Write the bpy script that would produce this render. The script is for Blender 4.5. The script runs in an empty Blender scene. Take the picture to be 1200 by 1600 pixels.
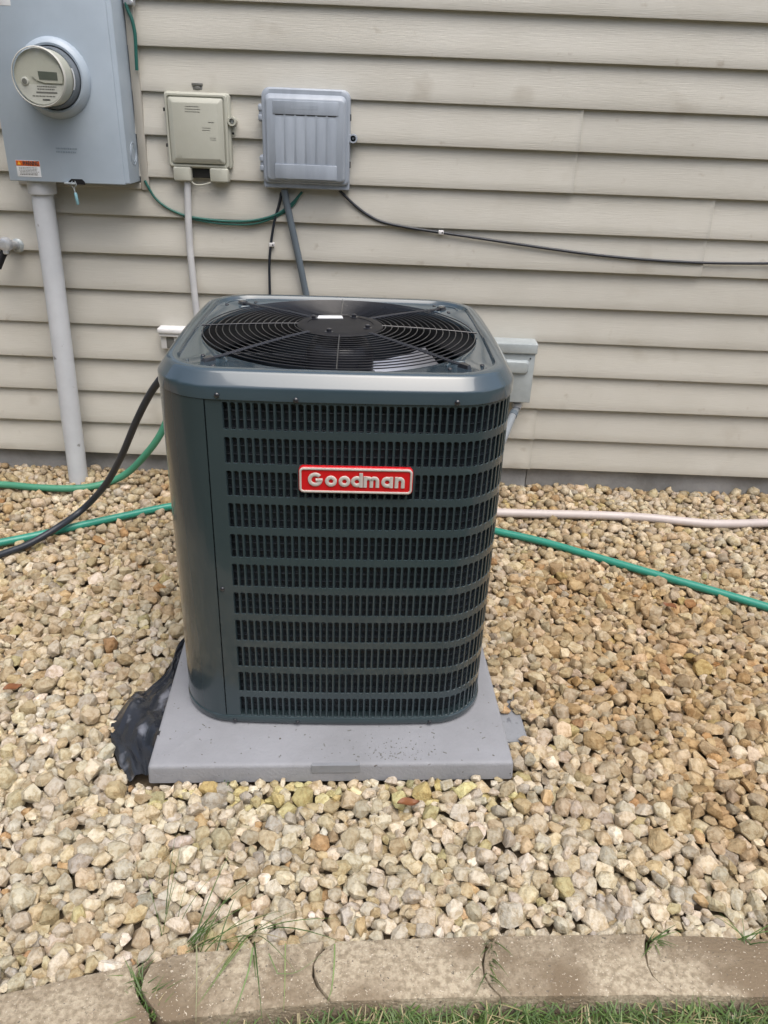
import bpy, bmesh, math, random
import numpy as np
from mathutils import Vector, Matrix
random.seed(7); rng = np.random.default_rng(11)
SC = bpy.context.scene
COL = SC.collection

# ------------------------------------------------------------------ camera, sky, sun, exposure
F, PITCH, ROLL, YAW, CH = 1222.363, 0.4728, 0.0401, 0.0019, 1.5094   # focal length in pixels of the 1200 px wide photo
WALL = 3.2742                                                       # distance of the siding from the camera
fw = np.array([math.sin(YAW)*math.cos(PITCH), math.cos(YAW)*math.cos(PITCH), -math.sin(PITCH)])
rt0 = np.cross(fw, [0, 0, 1.]); rt0 /= np.linalg.norm(rt0); up0 = np.cross(rt0, fw)
RT = math.cos(ROLL)*rt0 + math.sin(ROLL)*up0
UP = -math.sin(ROLL)*rt0 + math.cos(ROLL)*up0
cd = bpy.data.cameras.new('camera'); cam = bpy.data.objects.new('camera', cd); COL.objects.link(cam)
cd.sensor_fit = 'HORIZONTAL'; cd.sensor_width = 36; cd.lens = F/1200*36; cd.clip_start = .05; cd.clip_end = 400
m = Matrix([[RT[i], UP[i], -fw[i], 0] for i in range(3)] + [[0, 0, 0, 1]]); m[2][3] = CH
cam.matrix_world = m
SC.camera = cam

SUN_EL, SUN_AZ = math.radians(67), math.radians(155)    # azimuth clockwise from +Y: high, behind the camera and to its right
world = bpy.data.worlds.new('World'); SC.world = world; world.use_nodes = True
wn = world.node_tree.nodes; wl = world.node_tree.links
bg = wn['Background']; sky = wn.new('ShaderNodeTexSky'); sky.sky_type = 'NISHITA'; sky.sun_disc = False
sky.sun_elevation = SUN_EL; sky.sun_rotation = SUN_AZ; sky.air_density = 1.0; sky.dust_density = 5.0
hs = wn.new('ShaderNodeHueSaturation'); hs.inputs['Saturation'].default_value = .74
wl.new(sky.outputs[0], hs.inputs['Color']); wl.new(hs.outputs[0], bg.inputs['Color'])
bg.inputs['Strength'].default_value = 0.15
sl = bpy.data.lights.new('sun', 'SUN'); sun = bpy.data.objects.new('sun', sl); COL.objects.link(sun)
sl.energy = 1.4; sl.angle = math.radians(52); sl.color = (1.0, .965, .91)
sd = Vector((math.sin(SUN_AZ)*math.cos(SUN_EL), math.cos(SUN_AZ)*math.cos(SUN_EL), math.sin(SUN_EL)))
sun.rotation_euler = sd.to_track_quat('Z', 'Y').to_euler()
vs = SC.view_settings; vs.view_transform = 'Standard'; vs.look = 'None'; vs.gamma = 1; vs.use_curve_mapping = False
vs.exposure = 0.45

# ------------------------------------------------------------------ where a point of the photo lies in the place
CAMP = np.array([0, 0, CH])
def ray(px, py): return fw + RT*(px-600)/F + UP*(800-py)/F
def on_wall(px, py, off=0.):
    d = ray(px, py); return CAMP + d*((WALL-off)/d[1])
def at_y(px, py, y):
    d = ray(px, py); return CAMP + d*(y/d[1])
def on_ground(px, py, z=0.):
    d = ray(px, py); return CAMP + d*((z-CH)/d[2])

# ------------------------------------------------------------------ mesh helpers
class MB:
    def __init__(s): s.v = []; s.f = []
    def loft(s, rings, cap0=True, cap1=True):
        b = len(s.v); n = len(rings[0])
        for r in rings: s.v += [tuple(p) for p in r]
        for i in range(len(rings)-1):
            for j in range(n):
                k = (j+1) % n
                s.f.append((b+i*n+j, b+i*n+k, b+(i+1)*n+k, b+(i+1)*n+j))
        if cap0: s.f.append(tuple(b+j for j in range(n))[::-1])
        if cap1: s.f.append(tuple(b+(len(rings)-1)*n+j for j in range(n)))
        return s
    def tube(s, pts, r, n=10, cap=True):
        P = [Vector(p) for p in pts]; rr = r if hasattr(r, '__len__') else [r]*len(P)
        t = (P[1]-P[0]).normalized(); a = t.orthogonal().normalized(); rings = []
        for i, p in enumerate(P):
            t2 = (P[min(i+1, len(P)-1)]-P[max(i-1, 0)]).normalized()
            a = (a - t2*a.dot(t2)).normalized(); b = t2.cross(a)
            rings.append([p + (a*math.cos(q)+b*math.sin(q))*rr[i] for q in np.linspace(0, 2*math.pi, n, endpoint=False)])
        return s.loft(rings, cap, cap)
    def rbox(s, x0, x1, z0, z1, y0, y1, r=.004, b=.002, n=4):
        """box whose front (y1 < y0) faces the camera: rounded outline in xz, bevelled front edge"""
        d = -1 if y1 < y0 else 1
        return s.loft([rr(x0, x1, z0, z1, r, y0, n), rr(x0, x1, z0, z1, r, y1-d*b, n),
                       rr(x0+b*.3, x1-b*.3, z0+b*.3, z1-b*.3, r, y1-d*b*.3, n), rr(x0+b, x1-b, z0+b, z1-b, max(r-b, 1e-4), y1, n)])
    def lathe(s, prof, c, axis='Z', n=32, cap0=True, cap1=True):
        c = Vector(c); rings = []
        for r, h in prof:
            ring = []
            for q in np.linspace(0, 2*math.pi, n, endpoint=False):
                x, y = r*math.cos(q), r*math.sin(q)
                ring.append(c + (Vector((x, y, h)) if axis == 'Z' else Vector((x, -h, y)) if axis == 'Y' else Vector((h, x, y))))
            rings.append(ring)
        return s.loft(rings, cap0, cap1)
    def prism(s, poly, z0, z1, b=.0):
        """flat outline (list of x, y) extruded from z0 to z1 with a bevelled top edge"""
        P = np.array(poly, float)
        if b:
            I = inset(P, b)
            return s.loft([[(x, y, z0) for x, y in P], [(x, y, z1-b) for x, y in P], [(x, y, z1-b*.25) for x, y in P*.72+I*.28], [(x, y, z1) for x, y in I]])
        return s.loft([[(x, y, z0) for x, y in P], [(x, y, z1) for x, y in P]])
    def build(s, name, mat, parent=None, origin=(0, 0, 0), angle=38, loc=None, **props):
        me = bpy.data.meshes.new(name); o = np.array(origin)
        me.from_pydata([tuple(np.array(p)-o) for p in s.v], [], s.f)
        bm = bmesh.new(); bm.from_mesh(me); bmesh.ops.recalc_face_normals(bm, faces=bm.faces); bm.to_mesh(me); bm.free()
        return link(name, me, mat, parent, loc, angle, **props)
def link(name, me, mat, parent=None, loc=None, angle=38, **props):
    me.materials.append(mat)
    if angle:
        me.polygons.foreach_set('use_smooth', [True]*len(me.polygons)); me.set_sharp_from_angle(angle=math.radians(angle))
    ob = bpy.data.objects.new(name, me); COL.objects.link(ob)
    if parent is not None: ob.parent = parent
    if loc is not None: ob.location = loc
    for k, v in props.items(): ob[k] = v
    return ob
def rr(x0, x1, z0, z1, r, y, n=4):
    out = []
    for cx, cz, a0 in ((x1-r, z0+r, -90), (x1-r, z1-r, 0), (x0+r, z1-r, 90), (x0+r, z0+r, 180)):
        for q in np.linspace(a0, a0+90, n):
            out.append((cx+r*math.cos(math.radians(q)), y, cz+r*math.sin(math.radians(q))))
    return out
def inset(P, b):
    n = len(P); out = []
    area = sum(P[i][0]*P[(i+1) % n][1]-P[(i+1) % n][0]*P[i][1] for i in range(n))
    sg = 1 if area > 0 else -1
    for i in range(n):
        a = P[i]-P[i-1]; c = P[(i+1) % n]-P[i]
        t = a/(np.linalg.norm(a)+1e-9)+c/(np.linalg.norm(c)+1e-9); t /= np.linalg.norm(t)+1e-9
        out.append(P[i]+sg*b*np.array([-t[1], t[0]]))
    return np.array(out)
def smooth_path(pts, k=8):
    P = [np.array(p, float) for p in pts]; P = [2*P[0]-P[1]] + P + [2*P[-1]-P[-2]]; out = []
    for i in range(1, len(P)-2):
        for t in np.linspace(0, 1, k, endpoint=False):
            a, b, c, d = P[i-1:i+3]
            out.append(.5*((2*b)+(-a+c)*t+(2*a-5*b+4*c-d)*t*t+(-a+3*b-3*c+d)*t**3))
    return out + [P[-2]]
def thing(name, label, cat, loc=(0, 0, 0), rz=0., group=None):
    o = bpy.data.objects.new(name, None); COL.objects.link(o); o.location = loc; o.rotation_euler = (0, 0, rz)
    o.empty_display_size = .05; o['label'] = label; o['category'] = cat
    if group: o['group'] = group
    return o

# ------------------------------------------------------------------ materials
def pmat(name, c1, c2=None, scale=12., rough=.5, metal=0., bump=0., bscale=80., coat=0., stretch=(1, 1, 1), spec=.5,
         spots=None, attr=None, rvar=.08, contrast=(.35, .65), bstretch=None, world=False, coat_ior=1.5):
    m = bpy.data.materials.new(name); m.use_nodes = True; N = m.node_tree.nodes; L = m.node_tree.links
    P = N['Principled BSDF']; P.inputs['Roughness'].default_value = rough; P.inputs['Metallic'].default_value = metal
    P.inputs['Specular IOR Level'].default_value = spec
    P.inputs['Coat Weight'].default_value = coat; P.inputs['Coat Roughness'].default_value = .06
    tc = N.new('ShaderNodeTexCoord'); P.inputs['Coat IOR'].default_value = coat_ior
    VEC = N.new('ShaderNodeNewGeometry').outputs['Position'] if world else tc.outputs['Object']
    def mapping(st):
        mp = N.new('ShaderNodeMapping'); mp.inputs['Scale'].default_value = st; L.new(VEC, mp.inputs[0]); return mp
    mp = mapping(stretch)
    nz = N.new('ShaderNodeTexNoise'); nz.inputs['Scale'].default_value = scale; nz.inputs['Detail'].default_value = 6
    nz.inputs['Roughness'].default_value = .6; L.new(mp.outputs[0], nz.inputs['Vector'])
    rp = N.new('ShaderNodeMapRange'); rp.inputs[1].default_value, rp.inputs[2].default_value = contrast; L.new(nz.outputs[0], rp.inputs[0])
    mx = N.new('ShaderNodeMix'); mx.data_type = 'RGBA'
    c2 = c2 or tuple(x*.88 for x in c1)
    mx.inputs[6].default_value = (*c1, 1); mx.inputs[7].default_value = (*c2, 1); L.new(rp.outputs[0], mx.inputs[0])
    col = mx.outputs[2]
    if attr:
        at = N.new('ShaderNodeAttribute'); at.attribute_name = attr
        mm = N.new('ShaderNodeMix'); mm.data_type = 'RGBA'; mm.blend_type = 'MULTIPLY'; mm.inputs[0].default_value = 1
        L.new(at.outputs['Color'], mm.inputs[6]); L.new(col, mm.inputs[7]); col = mm.outputs[2]
    for (sc, lo, hi, sc_col) in (spots or []):
        n2 = N.new('ShaderNodeTexNoise'); n2.inputs['Scale'].default_value = sc; n2.inputs['Detail'].default_value = 3
        L.new(VEC, n2.inputs['Vector'])
        r2 = N.new('ShaderNodeMapRange'); r2.inputs[1].default_value = lo; r2.inputs[2].default_value = hi; L.new(n2.outputs[0], r2.inputs[0])
        m2 = N.new('ShaderNodeMix'); m2.data_type = 'RGBA'; m2.inputs[7].default_value = (*sc_col, 1)
        L.new(r2.outputs[0], m2.inputs[0]); L.new(col, m2.inputs[6]); col = m2.outputs[2]
    L.new(col, P.inputs['Base Color'])
    if rvar:
        r3 = N.new('ShaderNodeMapRange'); r3.inputs[3].default_value = max(rough-rvar, .02); r3.inputs[4].default_value = min(rough+rvar, 1)
        L.new(nz.outputs[0], r3.inputs[0]); L.new(r3.outputs[0], P.inputs['Roughness'])
    if bump:
        nb = N.new('ShaderNodeTexNoise'); nb.inputs['Scale'].default_value = bscale; nb.inputs['Detail'].default_value = 5
        L.new(mapping(bstretch or stretch).outputs[0], nb.inputs['Vector'])
        bp = N.new('ShaderNodeBump'); bp.inputs['Strength'].default_value = bump; bp.inputs['Distance'].default_value = .004
        L.new(nb.outputs[0], bp.inputs['Height']); L.new(bp.outputs[0], P.inputs['Normal'])
    return m

M = {}
for nm_, k_ in (('siding', 1.), ('siding_faded', 1.02), ('siding_dull', .975)):
    M[nm_] = pmat('vinyl '+nm_, tuple(x*k_ for x in (.545, .530, .480)), tuple(x*k_ for x in (.500, .484, .432)), 2.6, .42, bump=.3, bscale=60, stretch=(1, 1, 1.6), bstretch=(.25, 1, 9),
                      spots=[(5.5, .62, .80, (.43, .405, .35)), (19, .68, .80, (.42, .39, .335))])
M['trim'] = pmat('vinyl trim', (.44, .42, .375), None, 6, .45)
M['foundation'] = pmat('poured concrete', (.34, .345, .35), (.24, .24, .235), 7, .9, bump=.6, bscale=50)
M['box_grey'] = pmat('grey enamel', (.39, .46, .535), (.345, .41, .48), 5, .38, bump=.08, bscale=30)
M['boxmark'] = pmat('darker emboss', (.26, .32, .375), None, 8, .5)  # darker than the enamel so the raised mark stands out
M['pipe_grey'] = pmat('grey pvc', (.57, .595, .63), (.51, .535, .57), 9, .42, bump=.06, bscale=60, spots=[(26, .68, .74, (.25, .25, .25))])
M['conduit_mid'] = pmat('mid grey conduit', (.24, .265, .29), None, 9, .45)
M['white_pvc'] = pmat('off white pvc', (.60, .61, .62), (.5, .51, .53), 9, .42)
M['dark_conduit'] = pmat('slate conduit', (.12, .15, .18), (.1, .125, .15), 9, .45)
M['beige'] = pmat('beige plastic', (.47, .475, .415), (.43, .435, .375), 8, .5, bump=.12, bscale=180)
M['beigedark'] = pmat('shaded emboss', (.36, .365, .315), None, 8, .5)
M['silver'] = pmat('silver grey plastic', (.36, .405, .47), (.295, .335, .395), 7, .36, stretch=(3, 1, .6), bump=.05, bscale=90)
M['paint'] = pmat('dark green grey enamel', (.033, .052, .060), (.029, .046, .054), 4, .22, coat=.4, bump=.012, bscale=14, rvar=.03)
M['lidpaint'] = pmat('sky tinted lid enamel', (.042, .068, .088), (.037, .060, .078), 4, .18, coat=.75, coat_ior=1.6, bump=.008, bscale=12, rvar=.03)  # lid colour made bluer to carry the blue sky reflection
M['black'] = pmat('black coated wire', (.016, .017, .023), None, 20, .3, coat=.6)
M['hub'] = pmat('black dusty plate', (.013, .013, .015), (.04, .036, .032), 14, .5, contrast=(.55, .8), spec=.25)
M['coil'] = pmat('coil fins', (.012, .018, .026), (.02, .027, .036), 30, .5, stretch=(1, 1, .05))
M['coiltube'] = pmat('coil tube', (.035, .045, .06), None, 30, .4)
M['alu'] = pmat('fan blade metal', (.5, .52, .57), None, 10, .3, metal=.6)
M['red'] = pmat('red enamel', (.62, .006, .012), (.56, .005, .01), 20, .3, coat=.3)
M['badgewhite'] = pmat('badge silver white', (.56, .525, .49), None, 30, .35)
M['pad'] = pmat('pad composite', (.275, .284, .31), (.225, .232, .25), 4, .66, bump=.35, bscale=120, spots=[(75, .70, .73, (.09, .08, .075))])
M['slab'] = pmat('grey slab', (.25, .265, .29), (.2, .21, .23), 10, .7, bump=.2, spots=[(30, .64, .68, (.13, .14, .16))])
M['plastic'] = pmat('black plastic sheet', (.018, .021, .028), (.035, .04, .05), 9, .24, bump=.2, bscale=45, spots=[(16, .60, .72, (.16, .17, .2))], contrast=(.5, .8))
M['hose_green'] = pmat('green hose', (.035, .27, .20), (.03, .235, .175), 10, .3, rvar=.05)
M['hose_dull'] = pmat('dull green hose', (.06, .26, .16), (.05, .22, .14), 10, .5, rvar=.05)
M['wire_green'] = pmat('green wire', (.02, .12, .10), None, 10, .4)
M['hose_black'] = pmat('black hose', (.022, .029, .042), (.018, .024, .034), 12, .42)
M['hose_white'] = pmat('pinkish white pipe', (.53, .475, .46), (.46, .41, .39), 6, .4)
M['cable'] = pmat('black cable', (.02, .025, .035), None, 12, .38)
M['chrome'] = pmat('worn chrome', (.68, .70, .74), (.5, .52, .55), 40, .32, metal=.55, rvar=.1)
M['galv'] = pmat('galvanised steel', (.44, .485, .50), (.36, .40, .415), 16, .42, metal=.25, bump=.06)
M['dark'] = pmat('dark recess', (.02, .02, .02), None, 12, .6)
M['white'] = pmat('white plastic', (.74, .74, .74), (.66, .66, .67), 15, .4)
M['sticker'] = pmat('white sticker', (.72, .74, .76), None, 15, .5)
M['orange'] = pmat('orange ink', (.60, .12, .02), (.52, .09, .015), 15, .5)
M['ink'] = pmat('black ink', (.03, .03, .035), None, 15, .5)
M['inkgrey'] = pmat('grey ink', (.16, .16, .15), None, 15, .5)
M['meterface'] = pmat('meter face', (.50, .50, .44), (.47, .47, .41), 15, .45)
M['meterplate'] = pmat('meter name plate', (.58, .58, .54), None, 15, .4)
M['lcd'] = pmat('grey display', (.12, .135, .115), None, 15, .2, coat=.5)
M['metercollar'] = pmat('meter collar', (.13, .15, .17), (.17, .19, .22), 20, .25, coat=.5)
M['sealblue'] = pmat('pale blue seal', (.22, .42, .48), None, 15, .35)
M['soil'] = pmat('soil', (.22, .17, .11), (.14, .105, .07), 20, .95, bump=.8)
M['lawn'] = pmat('lawn soil', (.05, .06, .02), (.09, .075, .035), 30, .95, bump=.8)
M['stone'] = pmat('limestone chips', (1.05, 1.045, 1.03), (.74, .665, .55), 62, .85, bump=1.0, bscale=210, attr='col', spots=None, contrast=(.44, .62))
M['grass'] = pmat('grass blades', (1, 1, 1), (.85, .85, .85), 30, .5, attr='col')
M['edging'] = pmat('edging concrete', (.45, .385, .285), (.27, .222, .155), 85, .92, contrast=(.40, .60), bump=1.0, bscale=150, world=True,
                   spots=[(4.3, .47, .62, (.19, .145, .095)), (210, .655, .68, (.54, .48, .385)), (140, .67, .70, (.13, .11, .085))])
M['foliage'] = pmat('tree leaves', (.05, .085, .025), (.08, .12, .04), 3, .6)
M['bark'] = pmat('bark', (.12, .09, .065), None, 8, .9)
M['leaf'] = pmat('brown leaf', (.22, .085, .03), (.14, .05, .02), 40, .6)
M['leafgreen'] = pmat('seedling leaf', (.16, .30, .06), (.3, .42, .16), 60, .45)

# clear polycarbonate of the meter cover
g = bpy.data.materials.new('clear cover'); g.use_nodes = True; N = g.node_tree.nodes; N.remove(N['Principled BSDF'])
tr_ = N.new('ShaderNodeBsdfTransparent'); tr_.inputs[0].default_value = (.95, .96, .95, 1); gl_ = N.new('ShaderNodeBsdfGlossy'); gl_.inputs['Roughness'].default_value = .04
mx_ = N.new('ShaderNodeMixShader'); Lk = g.node_tree.links
mx_.inputs[0].default_value = .07; Lk.new(tr_.outputs[0], mx_.inputs[1]); Lk.new(gl_.outputs[0], mx_.inputs[2]); Lk.new(mx_.outputs[0], N['Material Output'].inputs[0])
M['clear'] = g

# ------------------------------------------------------------------ the setting: lawn, gravel bed base, house wall
def sheet(name, x0, x1, y0, y1, z, mat, **kw):
    me = bpy.data.meshes.new(name); me.from_pydata([(x0, y0, z), (x1, y0, z), (x1, y1, z), (x0, y1, z)], [], [(0, 1, 2, 3)])
    return link(name, me, mat, angle=None, **kw)
sheet('lawn', -150, 150, -150, 150, -.048, M['lawn'], kind='structure')
gravel = sheet('gravel_bed', -5, 5, .93, WALL+.05, -.043, M['soil'], kind='structure')

E_, Z0 = .1452, .0926            # siding exposure and the bottom of the lowest course
house = thing('house_wall', 'beige vinyl clapboard house wall standing on a grey concrete foundation', 'wall', (0, WALL, 0))
OW = (0, WALL, 0)
XL, XR = -4.5, 4.5
def plank(x0, x1, k, proud=0., mat_='siding'):
    z0 = Z0+k*E_; z1 = z0+E_+.012
    nx = max(2, int((x1-x0)/.12)); b = MB()
    X = np.concatenate([np.linspace(x0, x1, nx+1)[:-1], [x1-.028, x1-.014, x1-.006, x1]]); X.sort(); nx = len(X)-1
    # the profile of one course: butt edge, face leaning back towards its top
    def prof(x):
        w = .0016*math.sin(x*2.1+k*1.7)+.0009*math.sin(x*5.3+k*.6)      # vinyl never hangs dead straight
        wz = .0011*math.sin(x*1.3+k*2.3)
        y = WALL-proud+w*.5-(.0045*math.exp(-(x1-x)/.009) if proud else 0)      # the lapping end springs out a little
        return [(x, y+.004, z0+.010+wz), (x, y-.013, z0+.0045+wz), (x, y-.0172, z0+.0008+wz), (x, y-.0186, z0+.001+wz), (x, y-.0192, z0+.004+wz),
                (x, y-.0160, z0+E_*.25), (x, y-.0105+w, z0+E_*.5), (x, y-.003+w*.6, z0+E_*.8), (x, y+.0005, z1)]
    rows = [prof(x) for x in X]; n = len(rows[0])
    for r in rows: b.v += r
    for i in range(nx):
        for j in range(n-1): b.f.append((i*n+j, (i+1)*n+j, (i+1)*n+j+1, i*n+j+1))
    # end caps give the panel its thickness at a seam
    e = len(b.v)
    for i in (0, nx):
        r = rows[i]; s = len(b.v); b.v += [(p[0], p[1]+.003, p[2]) for p in r]
        for j in range(n-1): b.f.append((i*n+j, i*n+j+1, s+j+1, s+j))
    o = b.build('siding_plank', M[mat_], house, OW, angle=30)
    return o
seams = {}
for ks, (px, py) in (((8, 9), (902, 240)), ((6, 7), (1102, 380)), ((0, 1), (832, 690)), ((10, 11), (60, 180)), ((4, 5), (-420, 480)), ((2, 3), (1500, 560)), ((12, 13), (-400, 60))):
    x = on_wall(px, py)[0]
    for k in ks: seams[k] = x
for k in range(0, 19):
    xs = seams.get(k)
    if xs is None: plank(XL, XR, k)
    else:
        plank(XL, xs, k, .006, 'siding_faded' if k % 4 < 2 else 'siding'); plank(xs-.03, XR, k, 0., 'siding_dull' if k % 4 < 2 else 'siding_faded')
b = MB(); b.loft([[(XL, WALL+.02, z), (XR, WALL+.02, z), (XR, WALL+.3, z), (XL, WALL+.3, z)] for z in (Z0, Z0+19*E_)])
b.build('sheathing', M['dark'], house, OW)
fx = on_wall(821, 745, -.03)[0]
for x0, x1 in ((XL, fx-.0015), (fx+.0015, XR)):
    b = MB(); b.rbox(x0, x1, -.1, Z0+.02, WALL+.3, WALL+.016, .002, .002); b.build('foundation', M['foundation'], house, OW)

# trim round the meter box
MX0, MX1, MZ0, MZ1, MY = -1.428, -.984, 1.236, 2.1, WALL-.15
b = MB(); b.rbox(MX1+.003, MX1+.034, MZ0-.03, MZ1, WALL-.001, WALL-.026, .002, .003); b.build('trim', M['trim'], house, OW)
b = MB(); b.rbox(MX0-.03, MX1+.002, MZ0-.028, MZ0-.004, WALL-.001, WALL-.024, .002, .003); b.build('trim', M['trim'], house, OW)
b = MB(); b.rbox(MX0-.034, MX0-.004, MZ0-.002, MZ1, WALL-.001, WALL-.024, .002, .003); b.build('trim', M['trim'], house, OW)

# ------------------------------------------------------------------ unseen trees added to block low sky and shade the wall; mirrored in paint
def unseen_trees():
    r = np.random.default_rng(5); V_, F_ = [], []; T = MB()
    for (tx_, ty_, hgt, wid) in ((-13, -9, 7.5, 2.9), (-8.6, -10, 8.2, 2.8), (-4.2, -9.2, 7.0, 2.7), (.2, -10, 7.8, 2.8), (4.6, -9.4, 7.2, 2.8), (9, -10, 8, 2.9), (13.4, -9, 7.4, 2.9), (-8.5, -3.2, 6.6, 2.4), (-11, .6, 7, 2.4)):
        T.tube([(tx_, ty_, -.1), (tx_+.05, ty_, hgt*.3), (tx_-.1, ty_+.1, hgt*.7)], [.22, .16, .05], 8)
        n = 2600; d = r.normal(size=(n, 3)); d /= np.linalg.norm(d, axis=1)[:, None]; rad = r.random(n)**.45
        lump = 1+.22*np.sin(d[:, 0]*5+tx_)*np.sin(d[:, 2]*6+ty_)+.12*np.sin(d[:, 1]*11)
        c = np.array([tx_, ty_, hgt*.52])+d*(rad*lump)[:, None]*np.array([wid, wid, hgt*.52]); c[:, 2] = np.maximum(c[:, 2], .15)
        a = r.normal(size=(n, 3)); a /= np.linalg.norm(a, axis=1)[:, None]; b_ = np.cross(a, d+.01); b_ /= np.linalg.norm(b_, axis=1)[:, None]; s_ = r.uniform(.10, .24, (n, 1))
        k = len(V_)*0+sum(len(x) for x in V_); V_.append(np.stack([c-a*s_, c-b_*s_*.6, c+a*s_, c+b_*s_*.6], 1).reshape(-1, 3)); F_.append(k+np.arange(n*4).reshape(-1, 4))
    me = bpy.data.meshes.new('unseen_trees'); me.from_pydata(np.concatenate(V_).tolist(), [], np.concatenate(F_).tolist())
    o = link('unseen_trees', me, M['foliage'], angle=None, kind='stuff'); o['label'] = 'row of dense green trees added out of view to block the low sky'
    t_ = T.build('trunks', M['bark'], o); t_['kind'] = 'stuff'
unseen_trees()

# ------------------------------------------------------------------ electric meter box, meter, conduit, seal
LM = ((MX0+MX1)/2, WALL-.01, MZ0)
box = thing('meter_box', 'blue grey steel electric meter enclosure on the wall, with an orange and white warning label', 'meter box', LM)
b = MB(); b.rbox(MX0, MX1, MZ0, MZ1, WALL-.004, MY, .003, .004); b.build('enclosure', M['box_grey'], box, LM)
b = MB(); b.rbox(MX0-.002, MX1-.018, MZ0-.004, MZ1-.01, MY+.03, MY-.003, .003, .003); b.build('cover', M['box_grey'], box, LM)
DC = Vector((-1.2115, MY-.003, 1.5715))
b = MB(); b.lathe([(.128, -.001), (.127, .005), (.120, .018), (.108, .024), (.101, .022), (.0985, .004)], DC, 'Y', 56, True, False); b.build('socket_ring', M['box_grey'], box, LM)
# warning label
def cover_pt(px, py, o=0.): return at_y(px, py, MY-.0032-o)
a, c_ = cover_pt(24, 250), cover_pt(64, 277)
x0, x1, zt, zb = a[0], cover_pt(63, 262)[0], a[2], c_[2]
b = MB(); b.rbox(x0, x1, zb, zt, MY, MY-.0040, .001, .0003); wl_ = b.build('warning_label', M['sticker'], box, LM)
zo = zt-(zt-zb)*.34
b = MB(); b.rbox(x0+.0006, x1-.0006, zo, zt-.0006, MY-.003, MY-.0044, .001, .0002); b.build('orange_band', M['orange'], wl_, (0, 0, 0))
def text_mesh(body, size, name, mat, parent, cx, y, cz, bold=0., depth=.0002, width=None):
    cu = bpy.data.curves.new(name, 'FONT'); cu.body = body; cu.size = size; cu.align_x = 'CENTER'; cu.align_y = 'CENTER'; cu.offset = bold; cu.extrude = depth
    ob = bpy.data.objects.new(name, cu); COL.objects.link(ob)
    dg = bpy.context.evaluated_depsgraph_get(); me = bpy.data.meshes.new_from_object(ob.evaluated_get(dg)); bpy.data.objects.remove(ob); bpy.data.curves.remove(cu)
    xs = [v.co.x for v in me.vertices]; sx = 1.
    if width: sx = width/(max(xs)-min(xs)); mid = (max(xs)+min(xs))/2
    else: mid = 0
    for v in me.vertices: v.co = ((v.co.x-mid)*sx+cx, y-v.co.z, v.co.y+cz)
    return link(name, me, mat, parent, angle=None)
w = x1-x0
text_mesh('WARNING', (zt-zo)*1.12, 'lettering', M['ink'], wl_, x0+w*.61, MY-.0046, (zt+zo)/2, .0007, .0002, w*.68)
b = MB(); cx, cz, s_ = x0+w*.14, (zt+zo)/2, (zt-zo)*.36
b.loft([[(cx-s_, yy, cz-s_*.8), (cx+s_, yy, cz-s_*.8), (cx, yy, cz+s_)] for yy in (MY-.0043, MY-.0048)]); 
M['amber'] = pmat('amber ink', (.8, .42, .03), None, 15, .5)
b.build('warning_triangle', M['amber'], wl_)
def text_lines(x0, x1, z0, z1, n, y, seed, frac=.42, bold_last=False):
    """unreadable small print: rows of word-sized dashes"""
    r = random.Random(seed); b = MB(); h = (z1-z0)/n
    for i in range(n):
        z = z1-(i+.5)*h; x = x0+r.random()*.05*(x1-x0); end = x1-(0 if i < n-1 else .0)-r.random()*.12*(x1-x0)
        hh = h*frac*(.5 if not (bold_last and i == n-1) else .8)
        while x < end:
            L_ = min((x1-x0)*(.03+.09*r.random()), end-x)
            b.loft([[(x, yy, z-hh), (x+L_, yy, z-hh), (x+L_, yy, z+hh), (x, yy, z+hh)] for yy in (y+.0003, y)]); x += L_+(x1-x0)*.018
    return b
text_lines(x0+w*.09, x1-w*.07, zb+w*.06, zo-w*.03, 6, MY-.0043, 3, bold_last=True).build('small_print', M['inkgrey'], wl_, angle=None)
for o in wl_.children:                                             # children were modelled in world space: bring them to the box's frame
    o.data.transform(Matrix.Translation(-Vector(LM)))
# second sticker, top left
a, c_ = cover_pt(-14, -30), cover_pt(17, 9)
b = MB(); b.rbox(a[0], c_[0], c_[2], a[2], MY, MY-.0036, .001, .0003); b.build('white_sticker', M['sticker'], box, LM)
# embossed maker's mark, unreadable, in a darker grey
e0, e1 = cover_pt(86, 229), cover_pt(123, 241)
text_lines(e0[0], e1[0], e1[2], e0[2], 2, MY-.0038, 9, .5).build('embossed_mark', M['boxmark'], box, LM)
# hasp in the lower edge and the knockout on the side
h0, h1 = cover_pt(106, 276), cover_pt(133, 288)
b = MB(); zc = h1[2]-.002
b.loft([[(h0[0], yy, zc), (h1[0], yy, zc), (h1[0], yy, zc+.010), (h1[0]-.008, yy, zc+.019), (h0[0]+.012, yy, zc+.019), (h0[0], yy, zc+.010)] for yy in (MY-.001, MY-.0036)]); b.build('hasp_opening', M['hub'], box, LM)
b = MB(); b.rbox(h0[0]-.012, h0[0]+.026, zc+.001, zc+.007, MY, MY-.018, .001, .0008); b.build('hasp', M['galv'], box, LM)
b = MB()
for r_ in (.038, .027):
    b.lathe([(r_-.0022, -.0008), (r_-.0018, .0016), (r_+.0018, .0016), (r_+.0022, -.0008)], (MX1, WALL-.075, MZ0+.10), 'X', 28, False, False)
b.build('knockout', M['box_grey'], box, LM)
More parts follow.
